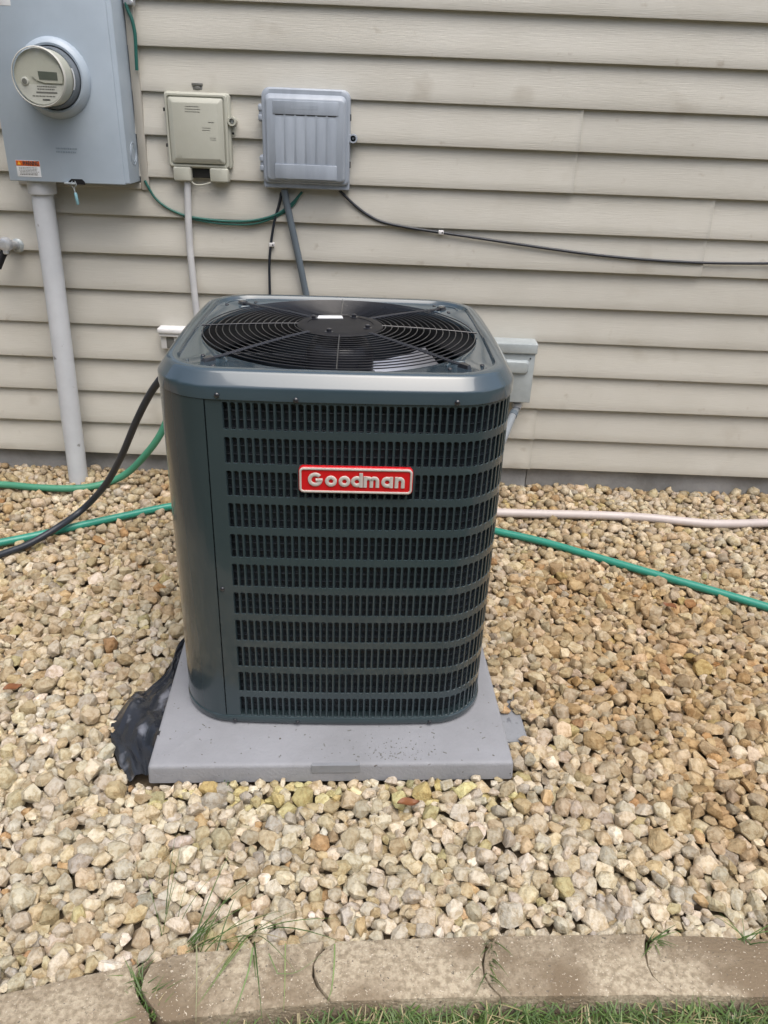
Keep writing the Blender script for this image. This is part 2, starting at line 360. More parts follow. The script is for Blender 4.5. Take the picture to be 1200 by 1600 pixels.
# meter
met = thing('electric_meter', 'round glass-covered electric meter with a small grey display, plugged into the enclosure', 'electric meter', tuple(DC))
OD = tuple(DC)
b = MB(); b.lathe([(.097, .0), (.0965, .026), (.091, .034), (.0895, .055)], DC, 'Y', 48, True, True); b.build('meter_base', M['metercollar'], met, OD)
b = MB(); b.lathe([(.0868, .055), (.0868, .124), (.0845, .130), (.0001, .1301)], DC, 'Y', 48, True, False); fc = b.build('meter_drum', M['meterface'], met, OD)
b = MB(); b.lathe([(.0925, .040), (.0905, .060), (.089, .130), (.086, .139), (.078, .1415), (.0002, .1420)], DC, 'Y', 56, False, False)
b.build('glass_cover', M['clear'], met, OD)
b = MB(); b.lathe([(.0895, .130), (.0912, .132), (.0910, .138), (.0880, .1422), (.0865, .1415), (.0875, .136)], DC, 'Y', 56, False, False); b.build('cover_rim', M['meterplate'], met, OD)
FY = DC.y-.1305
def fpt(u, v): return (DC.x+u*.0865, FY, DC.z+v*.0865)        # face coordinates -1..1
def fpoly(name, pts, mat, d=.0012, par=met):
    b = MB(); b.loft([[(fpt(u, v)[0], yy, fpt(u, v)[2]) for u, v in pts] for yy in (FY+.001, FY-d)]); return b.build(name, mat, par, OD, angle=20)
arc = [(math.cos(q)*.95, math.sin(q)*.95) for q in np.linspace(math.radians(-164), math.radians(-16), 24)]
fpoly('name_plate', arc, M['meterplate'], .0010)
lobe = [(.88, -.2), (.93, .02), (.90, .24), (.80, .42), (.45, .44), (.05, .36), (-.22, .18), (-.28, .02), (-.1, -.12), (.2, -.2)]
fpoly('display_bezel', lobe, M['meterface'], .0042)
fpoly('display', [(-.02, .20), (.72, .18), (.72, -.10), (.0, -.09)], M['lcd'], .0050)
b = MB(); b.lathe([(.0125, 0), (.0125, .004), (.009, .006)], fpt(-.58, -.16), 'Y', 18); b.build('optical_port', M['meterplate'], met, OD)
b = MB(); b.lathe([(.0085, 0), (.0085, .0066)], fpt(-.58, -.16), 'Y', 14); b.build('port_window', M['inkgrey'], met, OD)
text_lines(fpt(-.15, 0)[0], fpt(.62, 0)[0], fpt(0, -.46)[2], fpt(0, -.28)[2], 2, FY-.0014, 4, .5).build('print', M['inkgrey'], met, OD, angle=None)
fpoly('bar_code_strip', [(-.2, -.50), (.62, -.50), (.62, -.56), (-.2, -.56)], M['inkgrey'], .0016)
text_lines(fpt(-.4, 0)[0], fpt(.62, 0)[0], fpt(0, -.70)[2], fpt(0, -.62)[2], 1, FY-.0014, 5, .5).build('print', M['inkgrey'], met, OD, angle=None)
text_lines(fpt(0, 0)[0], fpt(.34, 0)[0], fpt(0, -.82)[2], fpt(0, -.75)[2], 1, FY-.0014, 6, .8).build('print', M['ink'], met, OD, angle=None)
for i in range(5):
    q = math.radians(-8-5.5*i); 
    b = MB(); b.lathe([(.0022, 0), (.0022, .0016)], (DC.x+math.cos(q)*.0845, DC.y-.112+.000*i, DC.z+math.sin(q)*.0845), 'X', 8); b.build('vent_hole', M['dark'], met, OD)
# side label of the meter
b = MB(); R_ = .0915; rings = []
for q in np.linspace(math.radians(-22), math.radians(20), 8):
    rings.append([(DC.x+R_*math.cos(q), DC.y-.052, DC.z+R_*math.sin(q)), (DC.x+R_*math.cos(q), DC.y-.063, DC.z+R_*math.sin(q)), (DC.x+(R_-.001)*math.cos(q), DC.y-.063, DC.z+(R_-.001)*math.sin(q)), (DC.x+(R_-.001)*math.cos(q), DC.y-.052, DC.z+(R_-.001)*math.sin(q))])
b.loft(rings); b.build('side_label', M['sticker'], met, OD)

pt_ = Vector((-1.343, WALL-.085, MZ0))
pipe = thing('grey_conduit', 'thick grey plastic conduit running from the meter box down into the gravel', 'pipe', (-1.365, 3.165, -.05))
OP = (-1.365, 3.165, -.05)
b = MB(); b.tube([(-1.343, pt_.y, MZ0+.01), (-1.345, pt_.y, MZ0-.02), (-1.35, pt_.y-.002, .9), (-1.358, pt_.y-.01, .5), (-1.368, 3.165, -.05)], .0405, 28); b.build('tube', M['pipe_grey'], pipe, OP)
b = MB(); b.lathe([(.050, -.052), (.052, -.048), (.052, -.003), (.046, .0)], (pt_.x, pt_.y, MZ0), 'Z', 32); b.build('coupling', M['pipe_grey'], pipe, OP)

sx = (h0[0]+h1[0])/2-.008; sy = MY-.009
seal = thing('utility_seal', 'small pale blue seal dangling on a wire below the meter box', 'seal', (sx, sy, MZ0-.07))
b = MB(); b.tube(smooth_path([(sx-.006, sy, MZ0+.004), (sx-.011, sy-.003, MZ0-.010), (sx-.004, sy-.004, MZ0-.02), (sx+.001, sy-.003, MZ0-.045)]), .0012, 6)
b.tube(smooth_path([(sx+.004, sy, MZ0+.004), (sx+.008, sy-.003, MZ0-.010), (sx, sy-.002, MZ0-.02), (sx+.001, sy-.003, MZ0-.045)]), .0012, 6); b.build('wire_loop', M['galv'], seal, (sx, sy, MZ0-.07))
b = MB(); b.tube([(sx+.001, sy-.003, MZ0-.036), (sx+.001, sy-.003, MZ0-.038), (sx+.005, sy-.003, MZ0-.076), (sx+.0055, sy-.003, MZ0-.078)], [.004, .0055, .0055, .004], 12); b.build('barrel', M['sealblue'], seal, (sx, sy, MZ0-.07))

# ------------------------------------------------------------------ beige telephone box
BX0, BX1, BZ0, BZ1 = -.862, -.628, 1.292, 1.548
OB = ((BX0+BX1)/2, WALL-.01, BZ0)
ph = thing('telephone_box', 'beige plastic telephone junction box, the smaller of the two plastic boxes on the siding', 'junction box', OB)
b = MB(); b.rbox(BX0, BX1+.006, BZ0, BZ1, WALL-.006, WALL-.042, .012, .004); b.build('base', M['beige'], ph, OB)
b = MB(); y0 = WALL-.042
b.loft([rr(BX0+i_, BX1-i_+.002, BZ0+i_, BZ1-i_, r_, y0-d_) for i_, r_, d_ in ((.004, .012, 0), (.004, .012, .010), (.007, .010, .0135), (.0125, .009, .0135), (.014, .009, .008), (.0175, .008, .008), (.0185, .008, .018), (.034, .004, .0285), (.036, .003, .029))])
lid_b = b.build('lid', M['beige'], ph, OB)
bt = WALL-.042-.0284
for (ax, az, bx, bz, n, sd_) in ((.34, .73, .60, .83, 3, 2), (.70, .60, .80, .64, 1, 3), (.60, .50, .74, .56, 2, 4), (.72, .38, .82, .43, 2, 5), (.17, .14, .26, .17, 2, 6)):
    WX, WZ = BX1-BX0, BZ1-BZ0
    text_lines(BX0+ax*WX, BX0+bx*WX, BZ0+az*WZ, BZ0+bz*WZ, n, bt-.0006, sd_, .3).build('embossed_mark', M['beigedark'], lid_b, OB)
for a0, a1 in ((BX0+.018, BX0+.085), (BX1-.078, BX1-.008)):
    b = MB(); b.rbox(a0, a1, BZ0-.046, BZ0+.004, WALL-.006, WALL-.060, .006, .005); b.build('cable_port', M['beige'], ph, OB)
b = MB(); b.rbox(BX0+.083, BX1-.076, BZ0-.034, BZ0+.006, WALL-.006, WALL-.034, .003, .002); b.build('port_recess', M['dark'], ph, OB)
tx = BX1+.014
def ring_tab(b, x, z, y0, y1, ro, ri):
    b.lathe([(ri, -y0), (ro, -y0), (ro, -y1), (ri, -y1), (ri, -y0)], (x, 0, z), 'Y', 20, False, False)
b = MB(); ring_tab(b, tx, BZ0+.165, WALL-.02, WALL-.055, .0155, .0095); b.rbox(BX1-.004, tx-.008, BZ0+.152, BZ0+.178, WALL-.02, WALL-.045, .002, .002); b.build('screw_tab', M['beige'], ph, OB)
b = MB(); b.lathe([(.0075, 0), (.0075, .004), (.005, .006)], (tx, WALL-.040, BZ0+.165), 'Y', 14); b.build('screw', M['chrome'], ph, OB)
b = MB(); b.rbox(BX1-.004, tx+.008, BZ0+.112, BZ0+.150, WALL-.01, WALL-.026, .011, .003); b.build('lock_tab', M['beige'], ph, OB)
b = MB(); b.lathe([(.0045, 0), (.0045, .002)], (tx-.002, WALL-.0258, BZ0+.124), 'Y', 12); b.build('lock_hole', M['dark'], ph, OB)
for z in (BZ0+.07, BZ0+.19):
    b = MB(); b.rbox(BX0-.005, BX0+.002, z, z+.012, WALL-.02, WALL-.046, .001, .001); b.build('hinge_lug', M['dark'], ph, OB)
b = MB(); b.tube(smooth_path([(BX0+.072, WALL-.04, BZ0-.04), (BX0+.10, WALL-.05, BZ0-.058), (BX0+.15, WALL-.05, BZ0-.05), (BX0+.165, WALL-.045, BZ0-.035)]), .0028, 8); b.build('loose_wire', M['beige'], ph, OB)
c_ = on_wall(309, 136, .012)
b = MB(); b.rbox(c_[0]-.018, c_[0]+.018, c_[2]-.012, c_[2]+.004, WALL-.003, WALL-.018, .002, .002); b.rbox(c_[0]-.020, c_[0]+.020, c_[2]+.005, c_[2]+.013, WALL-.003, WALL-.022, .001, .001)
b.rbox(c_[0]-.009, c_[0]+.009, c_[2]-.008, c_[2]+.003, WALL-.018, WALL-.0215, .004, .001)
b.build('wall_bracket', M['inkgrey'], None, tuple(c_), loc=tuple(c_), label='little dark grey bracket fixed to the siding just above the beige box', category='bracket')

# ------------------------------------------------------------------ silver grey utility box
GX0, GX1, GZ0, GZ1 = -.500, -.176, 1.236, 1.574
OG = ((GX0+GX1)/2, WALL-.01, GZ0)
gb = thing('utility_box', 'silver grey fluted plastic utility box with rounded top corners, right of the beige box', 'utility box', OG)
def top_round(x0, x1, z0, z1, rt_, rb_, y, n=6):
    out = []
    for cx, cz, a0, r in ((x1-rb_, z0+rb_, -90, rb_), (x1-rt_, z1-rt_, 0, rt_), (x0+rt_, z1-rt_, 90, rt_), (x0+rb_, z0+rb_, 180, rb_)):
        for q in np.linspace(a0, a0+90, n): out.append((cx+r*math.cos(math.radians(q)), y, cz+r*math.sin(math.radians(q))))
    return out
Y = WALL
b = MB(); b.loft([top_round(GX0, GX1, GZ0, GZ1, .03, .004, Y-.006), top_round(GX0, GX1, GZ0, GZ1, .03, .004, Y-.058), top_round(GX0+.004, GX1-.004, GZ0+.003, GZ1-.004, .028, .003, Y-.062)]); b.build('base', M['silver'], gb, OG)
b = MB(); D0 = GZ0+.022
b.loft([top_round(GX0+.001, GX1-.001, D0-.004, GZ1-.001, .03, .02, Y-.062), top_round(GX0+.001, GX1-.001, D0-.004, GZ1-.001, .03, .02, Y-.070), top_round(GX0+.006, GX1-.006, D0, GZ1-.006, .028, .018, Y-.075),
        top_round(GX0+.013, GX1-.013, D0+.004, GZ1-.020, .022, .016, Y-.0755), top_round(GX0+.020, GX1-.020, D0+.010, GZ1-.034, .014, .012, Y-.092), top_round(GX0+.0225, GX1-.0225, D0+.0125, GZ1-.037, .012, .01, Y-.0935)])
door = b.build('door', M['silver'], gb, OG)
PX0, PX1 = GX0+.048, GX1-.045; YD = Y-.0935
zt0, zt1 = GZ1-.086, GZ1-.042; zb0, zb1 = D0+.014, D0+.064
b = MB(); b.rbox(PX0-.004, PX1+.004, zt0, zt1, YD+.002, YD-.0018, .002, .001); b.build('upper_band', M['silver'], door, OG)
b = MB(); b.rbox(PX0, PX1, zb0, zb1, YD+.002, YD-.0045, .0015, .0012); b.build('lower_band', M['silver'], door, OG)
nf = 6; fwid = (PX1-PX0)/nf
for i in range(nf):                                                  # shallow flutes, each a curved strip
    xa = PX0+i*fwid+.0022; xb = PX0+(i+1)*fwid-.0022; rings = []
    for z, k_ in ((zb1+.0005, .55), (zt0-.014, .9), (zt0-.0045, .0)):
        rings.append([(xa+(xb-xa)*t, YD+.0012-(.0016+.0019*math.sin(math.pi*t))*k_, z) for t in np.linspace(0, 1, 9)] + [(xb, YD+.003, z), (xa, YD+.003, z)])
    b = MB(); b.loft(rings); b.build('flute', M['silver'], door, OG, angle=50)
    b = MB(); b.rbox(xa+.002, xb-.001, zt0-.0035, zt0-.0005, YD+.001, YD-.0006, .0005, .0002); b.build('drain_slot', M['dark'], door, OG)
text_lines(PX0+.06, PX1-.06, zt0+.012, zt1-.008, 1, YD-.0022, 12, .5).build('embossed_mark', M['silver'], door, OG)
for z in (GZ0+.055, GZ0+.225):
    b = MB(); b.rbox(GX0-.011, GX0+.004, z, z+.058, Y-.03, Y-.066, .003, .002); b.rbox(GX0-.013, GX0+.004, z+.004, z+.022, Y-.03, Y-.070, .003, .002); b.rbox(GX0-.013, GX0+.004, z+.036, z+.054, Y-.03, Y-.070, .003, .002); b.build('hinge', M['silver'], gb, OG)
b = MB(); ring_tab(b, GX1+.012, GZ0+.180, Y-.03, Y-.070, .0155, .0105); b.rbox(GX1-.004, GX1+.003, GZ0+.166, GZ0+.194, Y-.03, Y-.068, .002, .002); b.build('latch', M['silver'], gb, OG)
b = MB(); b.lathe([(.0115, 0), (.0115, .002)], (GX1+.012, Y-.032, GZ0+.180), 'Y', 16); b.build('latch_recess', M['dark'], gb, OG)
b = MB(); b.lathe([(.005, 0), (.005, .02), (.003, .023)], (GX1+.012, Y-.034, GZ0+.180), 'Y', 12); b.build('screw', M['chrome'], gb, OG)
for z in (GZ0+.078, GZ0+.238):
    b = MB(); b.rbox(GX1-.002, GX1+.003, z, z+.022, Y-.03, Y-.058, .001, .001); b.build('side_slot', M['dark'], gb, OG)

# ------------------------------------------------------------------ conduits and wires on the siding
def cord(name, pts, r, mat, label, cat, k=8, n=10, group=None):
    P = smooth_path(pts, k); o = tuple(P[0]); b = MB(); b.tube(P, r, n)
    ob = b.build(name, mat, None, o, loc=o, label=label, category=cat)
    if group: ob['group'] = group
    return ob
wc = [on_wall(x, y, .035) for x, y in ((293, 280), (293.5, 310), (294.5, 345), (297, 390), (301, 430), (306, 478), (316, 560), (330, 660))]
cord('white_conduit', wc, .0135, M['white_pvc'], 'thin off white conduit dropping from the beige box behind the air conditioner', 'conduit', n=14)
gc = [on_wall(x, y, .035) for x, y in ((444, 296), (448, 318), (455, 350), (466, 400), (478, 458), (495, 540), (520, 650))]
cord('slate_conduit', gc, .0135, M['dark_conduit'], 'dark slate conduit dropping from the silver grey box behind the air conditioner', 'conduit', n=14)
cord('black_cable', [on_wall(x, y, .027) for x, y in ((440, 300), (436, 320), (429, 345), (424, 375), (421, 410), (421.5, 455), (424, 540), (430, 650))], .0052, M['cable'],
     'short black cable hanging straight down beside the slate conduit', 'cable')
cord('black_cable', [on_wall(x, y, .027) for x, y in ((530, 297), (541, 308), (556, 322), (575, 336), (598, 347), (640, 356), (690, 363.5), (760, 374), (840, 386), (920, 397), (1000, 405), (1080, 410), (1160, 411.5), (1260, 411), (1420, 408)) ], .0056, M['cable'],
     'long black cable sagging across the right of the siding to the photo edge', 'cable')
cord('green_wire', [on_wall(x, y, .030) for x, y in ((226, 282), (232, 293), (243, 310), (262, 325), (290, 337), (325, 343), (365, 346), (400, 344), (432, 335), (455, 319), (472, 300))], .0048, M['wire_green'],
     'green ground wire looping from the meter box trim to the silver grey box', 'wire')
cord('green_wire', [on_wall(x, y, .040) for x, y in ((196, 4), (200, 16), (206, 30), (210.5, 50), (212, 70), (212.5, 84), (214, 110))], .0062, M['wire_green'],
     'green ground wire curving out over the trim at the top of the meter box', 'wire')
cord('green_wire', [on_wall(x, y, .027) for x, y in ((286, 338), (320, 346), (360, 350.5), (398, 349.5), (432, 338), (456, 322), (470, 302))], .0042, M['wire_green'],
     'second thin green wire hanging just under the looping ground wire, below the silver grey box', 'wire')
for (x, y, wh) in ((425, 382, 'vertical cable beside the slate conduit'), (689, 363, 'long sagging cable on the siding')):
    p = on_wall(x, y, .025); b = MB(); b.rbox(p[0]-.010, p[0]+.010, p[2]-.0075, p[2]+.0075, WALL-.008, WALL-.036, .002, .002)
    cl = b.build('cable_clip', M['white'], None, tuple(p), loc=tuple(p), label='small white clip nailed over the '+wh, category='cable clip', group='cable clips on the siding')
    b = MB(); b.lathe([(.003, 0), (.003, .002)], (p[0]+.005, WALL-.036, p[2]), 'Y', 10); b.build('nail', M['ink'], cl, tuple(p))
p = on_wall(203, 2, .03)
b = MB(); b.rbox(p[0]-.02, p[0]+.016, p[2]-.012, p[2]+.05, WALL-.02, WALL-.045, .004, .003); b.lathe([(.007, 0), (.007, .012), (.005, .014)], (p[0]+.012, WALL-.045, p[2]-.004), 'Y', 8)
b.build('ground_clamp', M['chrome'], None, tuple(p), loc=tuple(p), label='silver ground clamp on the trim where the upper green wire begins', category='clamp')

# hose bib at the left edge
p = at_y(9, 384, WALL-.11)
bib = thing('garden_tap', 'chrome and dark bronze garden tap on the siding at the left photo edge', 'tap', (p[0], WALL, p[2]))
OT = (p[0], WALL, p[2])
b = MB(); b.lathe([(.027, .016), (.027, .022), (.022, .028), (.014, .030)], (p[0]+.006, WALL, p[2]-.012), 'Y', 24); b.build('flange', M['galv'], bib, OT)
b = MB(); b.tube([(p[0]+.002, WALL-.02, p[2]-.01), (p[0], WALL-.06, p[2]-.002), (p[0]-.004, WALL-.10, p[2]-.0)], [.016, .016, .019], 14); b.build('body', M['chrome'], bib, OT)
b = MB(); b.tube([(p[0]-.004, WALL-.07, p[2]-.004), (p[0]-.03, WALL-.09, p[2]-.04), (p[0]-.055, WALL-.10, p[2]-.085)], [.013, .015, .017], 14); b.build('spout', M['hub'], bib, OT)
b = MB(); b.lathe([(.020, .09), (.027, .094), (.028, .104), (.022, .116), (.012, .120), (.004, .119)], (p[0]-.004, WALL, p[2]+.004), 'Y', 22); b.build('vacuum_breaker', M['chrome'], bib, OT)
b = MB(); b.rbox(p[0]-.0135, p[0]+.004, p[2]-.032, p[2]-.014, WALL-.10, WALL-.116, .005, .003); b.build('drain_tip', M['chrome'], bib, OT)

# ------------------------------------------------------------------ disconnect box and outlet behind the unit
q0 = at_y(838, 542, WALL-.10); q1 = at_y(830, 630, WALL-.10)
DX1, DZ1, DZ0 = q0[0]+.002, q0[2], q1[2]; DX0 = DX1-.20
OQ = ((DX0+DX1)/2, WALL-.012, DZ0)
dis = thing('disconnect_box', 'galvanised steel electrical disconnect box on the wall behind the right of the unit', 'disconnect box', OQ)
b = MB(); b.rbox(DX0+.006, DX1-.006, DZ0+.004, DZ1-.02, WALL-.005, WALL-.085, .002, .002); b.build('enclosure', M['galv'], dis, OQ)
b = MB(); b.rbox(DX0, DX1, DZ0, DZ1-.028, WALL-.085, WALL-.098, .003, .003)
b.loft([rr(DX0+.02, DX1-.022, DZ0+.125, DZ0+.185, .014, WALL-.0975), rr(DX0+.027, DX1-.030, DZ0+.133, DZ0+.177, .012, WALL-.112), rr(DX0+.031, DX1-.034, DZ0+.137, DZ0+.173, .01, WALL-.113)])
b.loft([rr(DX0+.06, DX1-.085, DZ0+.04, DZ0+.075, .008, WALL-.0975), rr(DX0+.064, DX1-.089, DZ0+.044, DZ0+.071, .006, WALL-.102)]); b.build('cover', M['galv'], dis, OQ)
b = MB(); b.rbox(DX0-.004, DX1+.005, DZ1-.030, DZ1+.012, WALL-.003, WALL-.108, .003, .005); b.build('hood', M['galv'], dis, OQ)
b = MB(); b.lathe([(.003, 0), (.003, .003)], (DX1-.02, WALL-.098, DZ1-.05), 'Y', 10); b.build('screw', M['ink'], dis, OQ)
wh0 = at_y(808, 634, WALL-.05); 
whip = thing('flexible_conduit', 'light grey conduit elbowing out below the disconnect box towards the unit', 'conduit', tuple(wh0))
path = smooth_path([(wh0[0]-.006, WALL-.05, DZ0+.02), at_y(807, 636, WALL-.055), at_y(803, 645, WALL-.09), at_y(795, 664, WALL-.18), at_y(784, 690, WALL-.32), at_y(765, 720, WALL-.55)], 6)
b = MB(); b.tube(path, .0165, 14); b.build('tube', M['conduit_mid'], whip, tuple(wh0))
b = MB(); b.tube(path[4:8], .0205, 16); b.build('fitting', M['white_pvc'], whip, tuple(wh0))
b = MB(); b.tube(path[12:15], .0185, 16); b.build('band', M['dark_conduit'], whip, tuple(wh0))
o0 = on_wall(246, 511, .07); o1 = on_wall(283, 548, .07)
OO = ((o0[0]+o1[0])/2, WALL-.01, o1[2])
out = thing('outdoor_outlet', 'white hooded outdoor outlet box on the siding, left of the unit top', 'outlet', OO)
b = MB(); b.rbox(o0[0]+.004, o1[0]+.03, o1[2], o0[2]-.024, WALL-.004, WALL-.055, .004, .004); b.build('body', M['white'], out, OO)
b = MB(); b.rbox(o0[0]-.002, o1[0]+.034, o0[2]-.026, o0[2]-.004, WALL-.004, WALL-.078, .005, .007); b.rbox(o0[0]+.002, o1[0]+.03, o0[2]-.040, o0[2]-.026, WALL-.004, WALL-.070, .003, .003); b.build('hood', M['white'], out, OO)
b = MB(); b.rbox(o0[0]+.028, o0[0]+.060, o1[2]+.004, o0[2]-.044, WALL-.05, WALL-.0565, .003, .001); b.build('opening', M['inkgrey'], out, OO)

# ------------------------------------------------------------------ pad, slab, black sheet
PT, PR = .0552, .0670
PC = np.array([-.1319, 1.948]); PW, PD = .914, 1.0
pux = np.array([math.cos(PR), math.sin(PR)]); puy = np.array([-math.sin(PR), math.cos(PR)])
pc0 = np.array([-.5543, 1.4181])+pux*PW/2+puy*PD/2
pad = thing('equipment_pad', 'light grey moulded pad under the air conditioner, with dark specks along its front', 'pad', (pc0[0], pc0[1], 0), PR)
b = MB(); h = np.array([PW/2, PD/2])
def sq(hx, hy, r, z, n=5):
    out = []
    for sx_, sy_, a0 in ((1, -1, -90), (1, 1, 0), (-1, 1, 90), (-1, -1, 180)):
        for q in np.linspace(a0, a0+90, n): out.append((sx_*(hx-r)+r*math.cos(math.radians(q)), sy_*(hy-r)+r*math.sin(math.radians(q)), z))
    return out
b.loft([sq(h[0]+.002, h[1]+.002, .008, .002), sq(h[0], h[1], .008, PT-.010), sq(h[0]-.0015, h[1]-.0015, .008, PT-.004), sq(h[0]-.005, h[1]-.005, .008, PT-.001), sq(h[0]-.011, h[1]-.011, .006, PT)]); b.build('slab', M['pad'], pad)
b = MB(); zf = PT-.0155
b.loft([[(-.052, -h[1]+.006, PT+.0005), (.066, -h[1]+.006, PT+.0005), (.066, -h[1]-.0022, PT-.010), (.066, -h[1]-.0022, zf-.008), (-.054, -h[1]-.0022, zf-.008), (-.052, -h[1]-.0022, PT-.010)][:0] or
        [(-.054, -h[1]+.012, z) for z in ()] or rr(-.054, .066, PT-.024, PT-.0005, .001, -h[1]+.01, 2), rr(-.054, .066, PT-.024, PT-.0005, .001, -h[1]-.0030, 2)]); b.build('name_plaque', M['slab'], pad)

b = MB()
for _ in range(110):
    x = random.gauss(.16, .06); y = -h[1]+.013+abs(random.gauss(0, .045)); a = random.uniform(0, 6.28); l_ = random.choice((.0007, .0009, .0012, .002))*random.uniform(.6, 1.2); w_ = min(l_, .0017)*.7
    if not -.42 < x < .42: continue
    c, s_ = math.cos(a), math.sin(a)
    b.loft([[(x+c*l_*u-s_*w_*v, y+s_*l_*u+c*w_*v, z) for u, v in ((-1, -1), (1, -1), (1, 1), (-1, 1))] for z in (PT-.0003, PT+.0012)])
for _ in range(36):
    x, y, a = random.uniform(-.42, .42), random.uniform(-h[1]+.02, -h[1]+.16), random.uniform(0, 6.28); l_ = random.choice((.0015, .002, .005)); w_ = .001; c, s_ = math.cos(a), math.sin(a)
    b.loft([[(x+c*l_*u-s_*w_*v, y+s_*l_*u+c*w_*v, z) for u, v in ((-1, -1), (1, -1), (1, 1), (-1, 1))] for z in (PT-.0003, PT+.0012)])
b.build('debris', M['inkgrey'], pad, kind='stuff')
sc_ = pc0+pux*(PW/2-.35+.068)+puy*.06
b = MB(); b.loft([sq(.35, .43, .012, -.05), sq(.35, .43, .012, .006), sq(.346, .426, .010, .010)])
b.build('paving_slab', M['slab'], None, loc=(sc_[0], sc_[1], -.008), label='darker grey paving slab half buried in gravel, its edge showing right of the pad', category='slab').rotation_euler = (0, 0, PR+.012)

# black sheet: a crumpled strip between outline curves
inner = [on_ground(x, y, .02) for x, y in ((292, 995), (286, 1030), (278, 1065), (270, 1100), (261, 1135), (253, 1170), (246, 1212))]
outer = [on_ground(x, y, .015) for x, y in ((286, 992), (268, 1028), (240, 1062), (214, 1082), (186, 1110), (168, 1154), (206, 1212))]
I = smooth_path(inner, 9); O = smooth_path(outer, 9); nu, nv = len(I), 22
b = MB()
for s_ in (0, 1):
    for i in range(nu):
        for j in range(nv):
            t = j/(nv-1); p = np.array(I[i])*(1-t)+np.array(O[i])*t; u = i/(nu-1)
            tri = lambda q: abs((q % 2)-1)-.5
            wob = .010*tri(u*3.1+t*1.7)+.007*tri(u*6.3-t*3.1+.4)+.006*tri(t*4.3+u*7.2)+.004*tri(t*9.1-u*5)
            fold = .026*math.exp(-((u-.80+.25*t)**2)/.006)
            z = .010+.017*(1-t)**2+wob+fold-.012*max(0, t-.8)*5
            b.v.append((p[0]+.006*math.sin(u*21+t*3), p[1]+.006*math.sin(u*17+t*6), max(z, -.006)+(.0012 if s_ else 0)))
n = nu*nv
for i in range(nu-1):
    for j in range(nv-1):
        a = i*nv+j; b.f.append((a, a+1, a+nv+1, a+nv)); b.f.append((n+a, n+a+nv, n+a+nv+1, n+a+1))
for i in range(nu-1):
    for j in (0, nv-1):
        a = i*nv+j; b.f.append((a, a+nv, n+a+nv, n+a))
for j in range(nv-1):
    for i in (0, nu-1):
        a = i*nv+j; b.f.append((a, n+a, n+a+1, a+1))
p = outer[3]
b.build('plastic_sheet', M['plastic'], None, tuple(p), angle=12, loc=tuple(p), label='crumpled black plastic sheet sticking out along the left of the pad', category='plastic sheet')

# ------------------------------------------------------------------ air conditioner (modelled in its own frame, front towards -y)
AC, AR, S, CR = (-.127, 1.996, PT), .0427, .785, .125
BOW = .0145                      # the sheet metal sides are slightly bowed
ac = thing('air_conditioner', 'dark green grey outdoor air conditioner with louvred sides and a red name badge', 'air conditioner', AC, AR)
def rs(s, r, z, ns=14, nc=9):
    """rounded square ring, starting at the middle of the front, counter-clockwise from above"""
    h = s/2; out = []
    for k in range(4):
        c, sn = math.cos(k*math.pi/2), math.sin(k*math.pi/2)
        for x in np.linspace(-(h-r), h-r, ns, endpoint=False): out.append((x*c+h*sn, x*sn-h*c, z))
        for q in np.linspace(-math.pi/2, 0, nc, endpoint=False):
            x, y = (h-r)+r*math.cos(q), -(h-r)+r*math.sin(q); out.append((x*c-y*sn, x*sn+y*c, z))
    return [(*bow(x, y), z) for x, y, z in out]
def bow(x, y):
    H_ = S/2; return x*(1+BOW/H_*max(0, 1-(y/H_)**2)), y*(1+BOW/H_*max(0, 1-(x/H_)**2))
def fy(x): return -bow(x, S/2)[1]
Hh = S/2; SIDE = S-2*CR; ARC = CR*math.pi/2; PER = 4*(SIDE+ARC)
def per(s, d=0.):
    """point on the outline at length s from the front left corner's end, d inwards"""
    s = s % PER; k = int(s//(SIDE+ARC)); t = s-k*(SIDE+ARC); c, sn = [(1, 0), (0, 1), (-1, 0), (0, -1)][k]
    if t < SIDE: x, y = -(Hh-CR)+t, -Hh+d
    else:
        q = -math.pi/2+(t-SIDE)/CR; x, y = (Hh-CR)+(CR-d)*math.cos(q), -(Hh-CR)+(CR-d)*math.sin(q)
    return bow(x*c-y*sn, x*sn+y*c)
# base pan
b = MB(); b.loft([rs(S-.05, CR-.02, .0), rs(S-.045, CR-.018, .0055), rs(S+.003, CR, .006), rs(S+.008, CR+.003, .010), rs(S+.008, CR+.003, .0235), rs(S+.004, CR+.002, .0262), rs(S-.006, CR-.004, .0265)]); b.build('base_pan', M['paint'], ac)
# louvred panel wrapped round three sides
S0 = -.28+(Hh-CR)                 # seam at x = -.28 on the front
S1 = PER-.0300-ARC-.16            # ends on the left side
first, PITCH_X, ROWS = -.2445+(Hh-CR), .01622, 11
ZT, PZ, SH = .892, .0802, .0625
ncol = int((S1-.02-first)/PITCH_X)
SW = .0128
def hole(w, hgt, r):
    out = []
    for cx, cz, a0 in ((w/2-r, -hgt/2+r, -90), (w/2-r, hgt/2-r, 0), (-w/2+r, hgt/2-r, 90), (-w/2+r, -hgt/2+r, 180)):
        for q in (a0, a0+45, a0+90): out.append((cx+r*math.cos(math.radians(q)), cz+r*math.sin(math.radians(q))))
    return out
hp = hole(SW, SH, .0042); hi = hole(SW-.0012, SH-.0012, .0038)
W2, H2 = PITCH_X/2, PZ/2
outer_r = [(hp[0][0], -H2), (W2, -H2), (W2, hp[2][1]), (W2, hp[3][1]), (W2, H2), (hp[5][0], H2), (hp[6][0], H2), (-W2, H2), (-W2, hp[8][1]), (-W2, hp[9][1]), (-W2, -H2), (hp[11][0], -H2)]
V = []; Fc = []
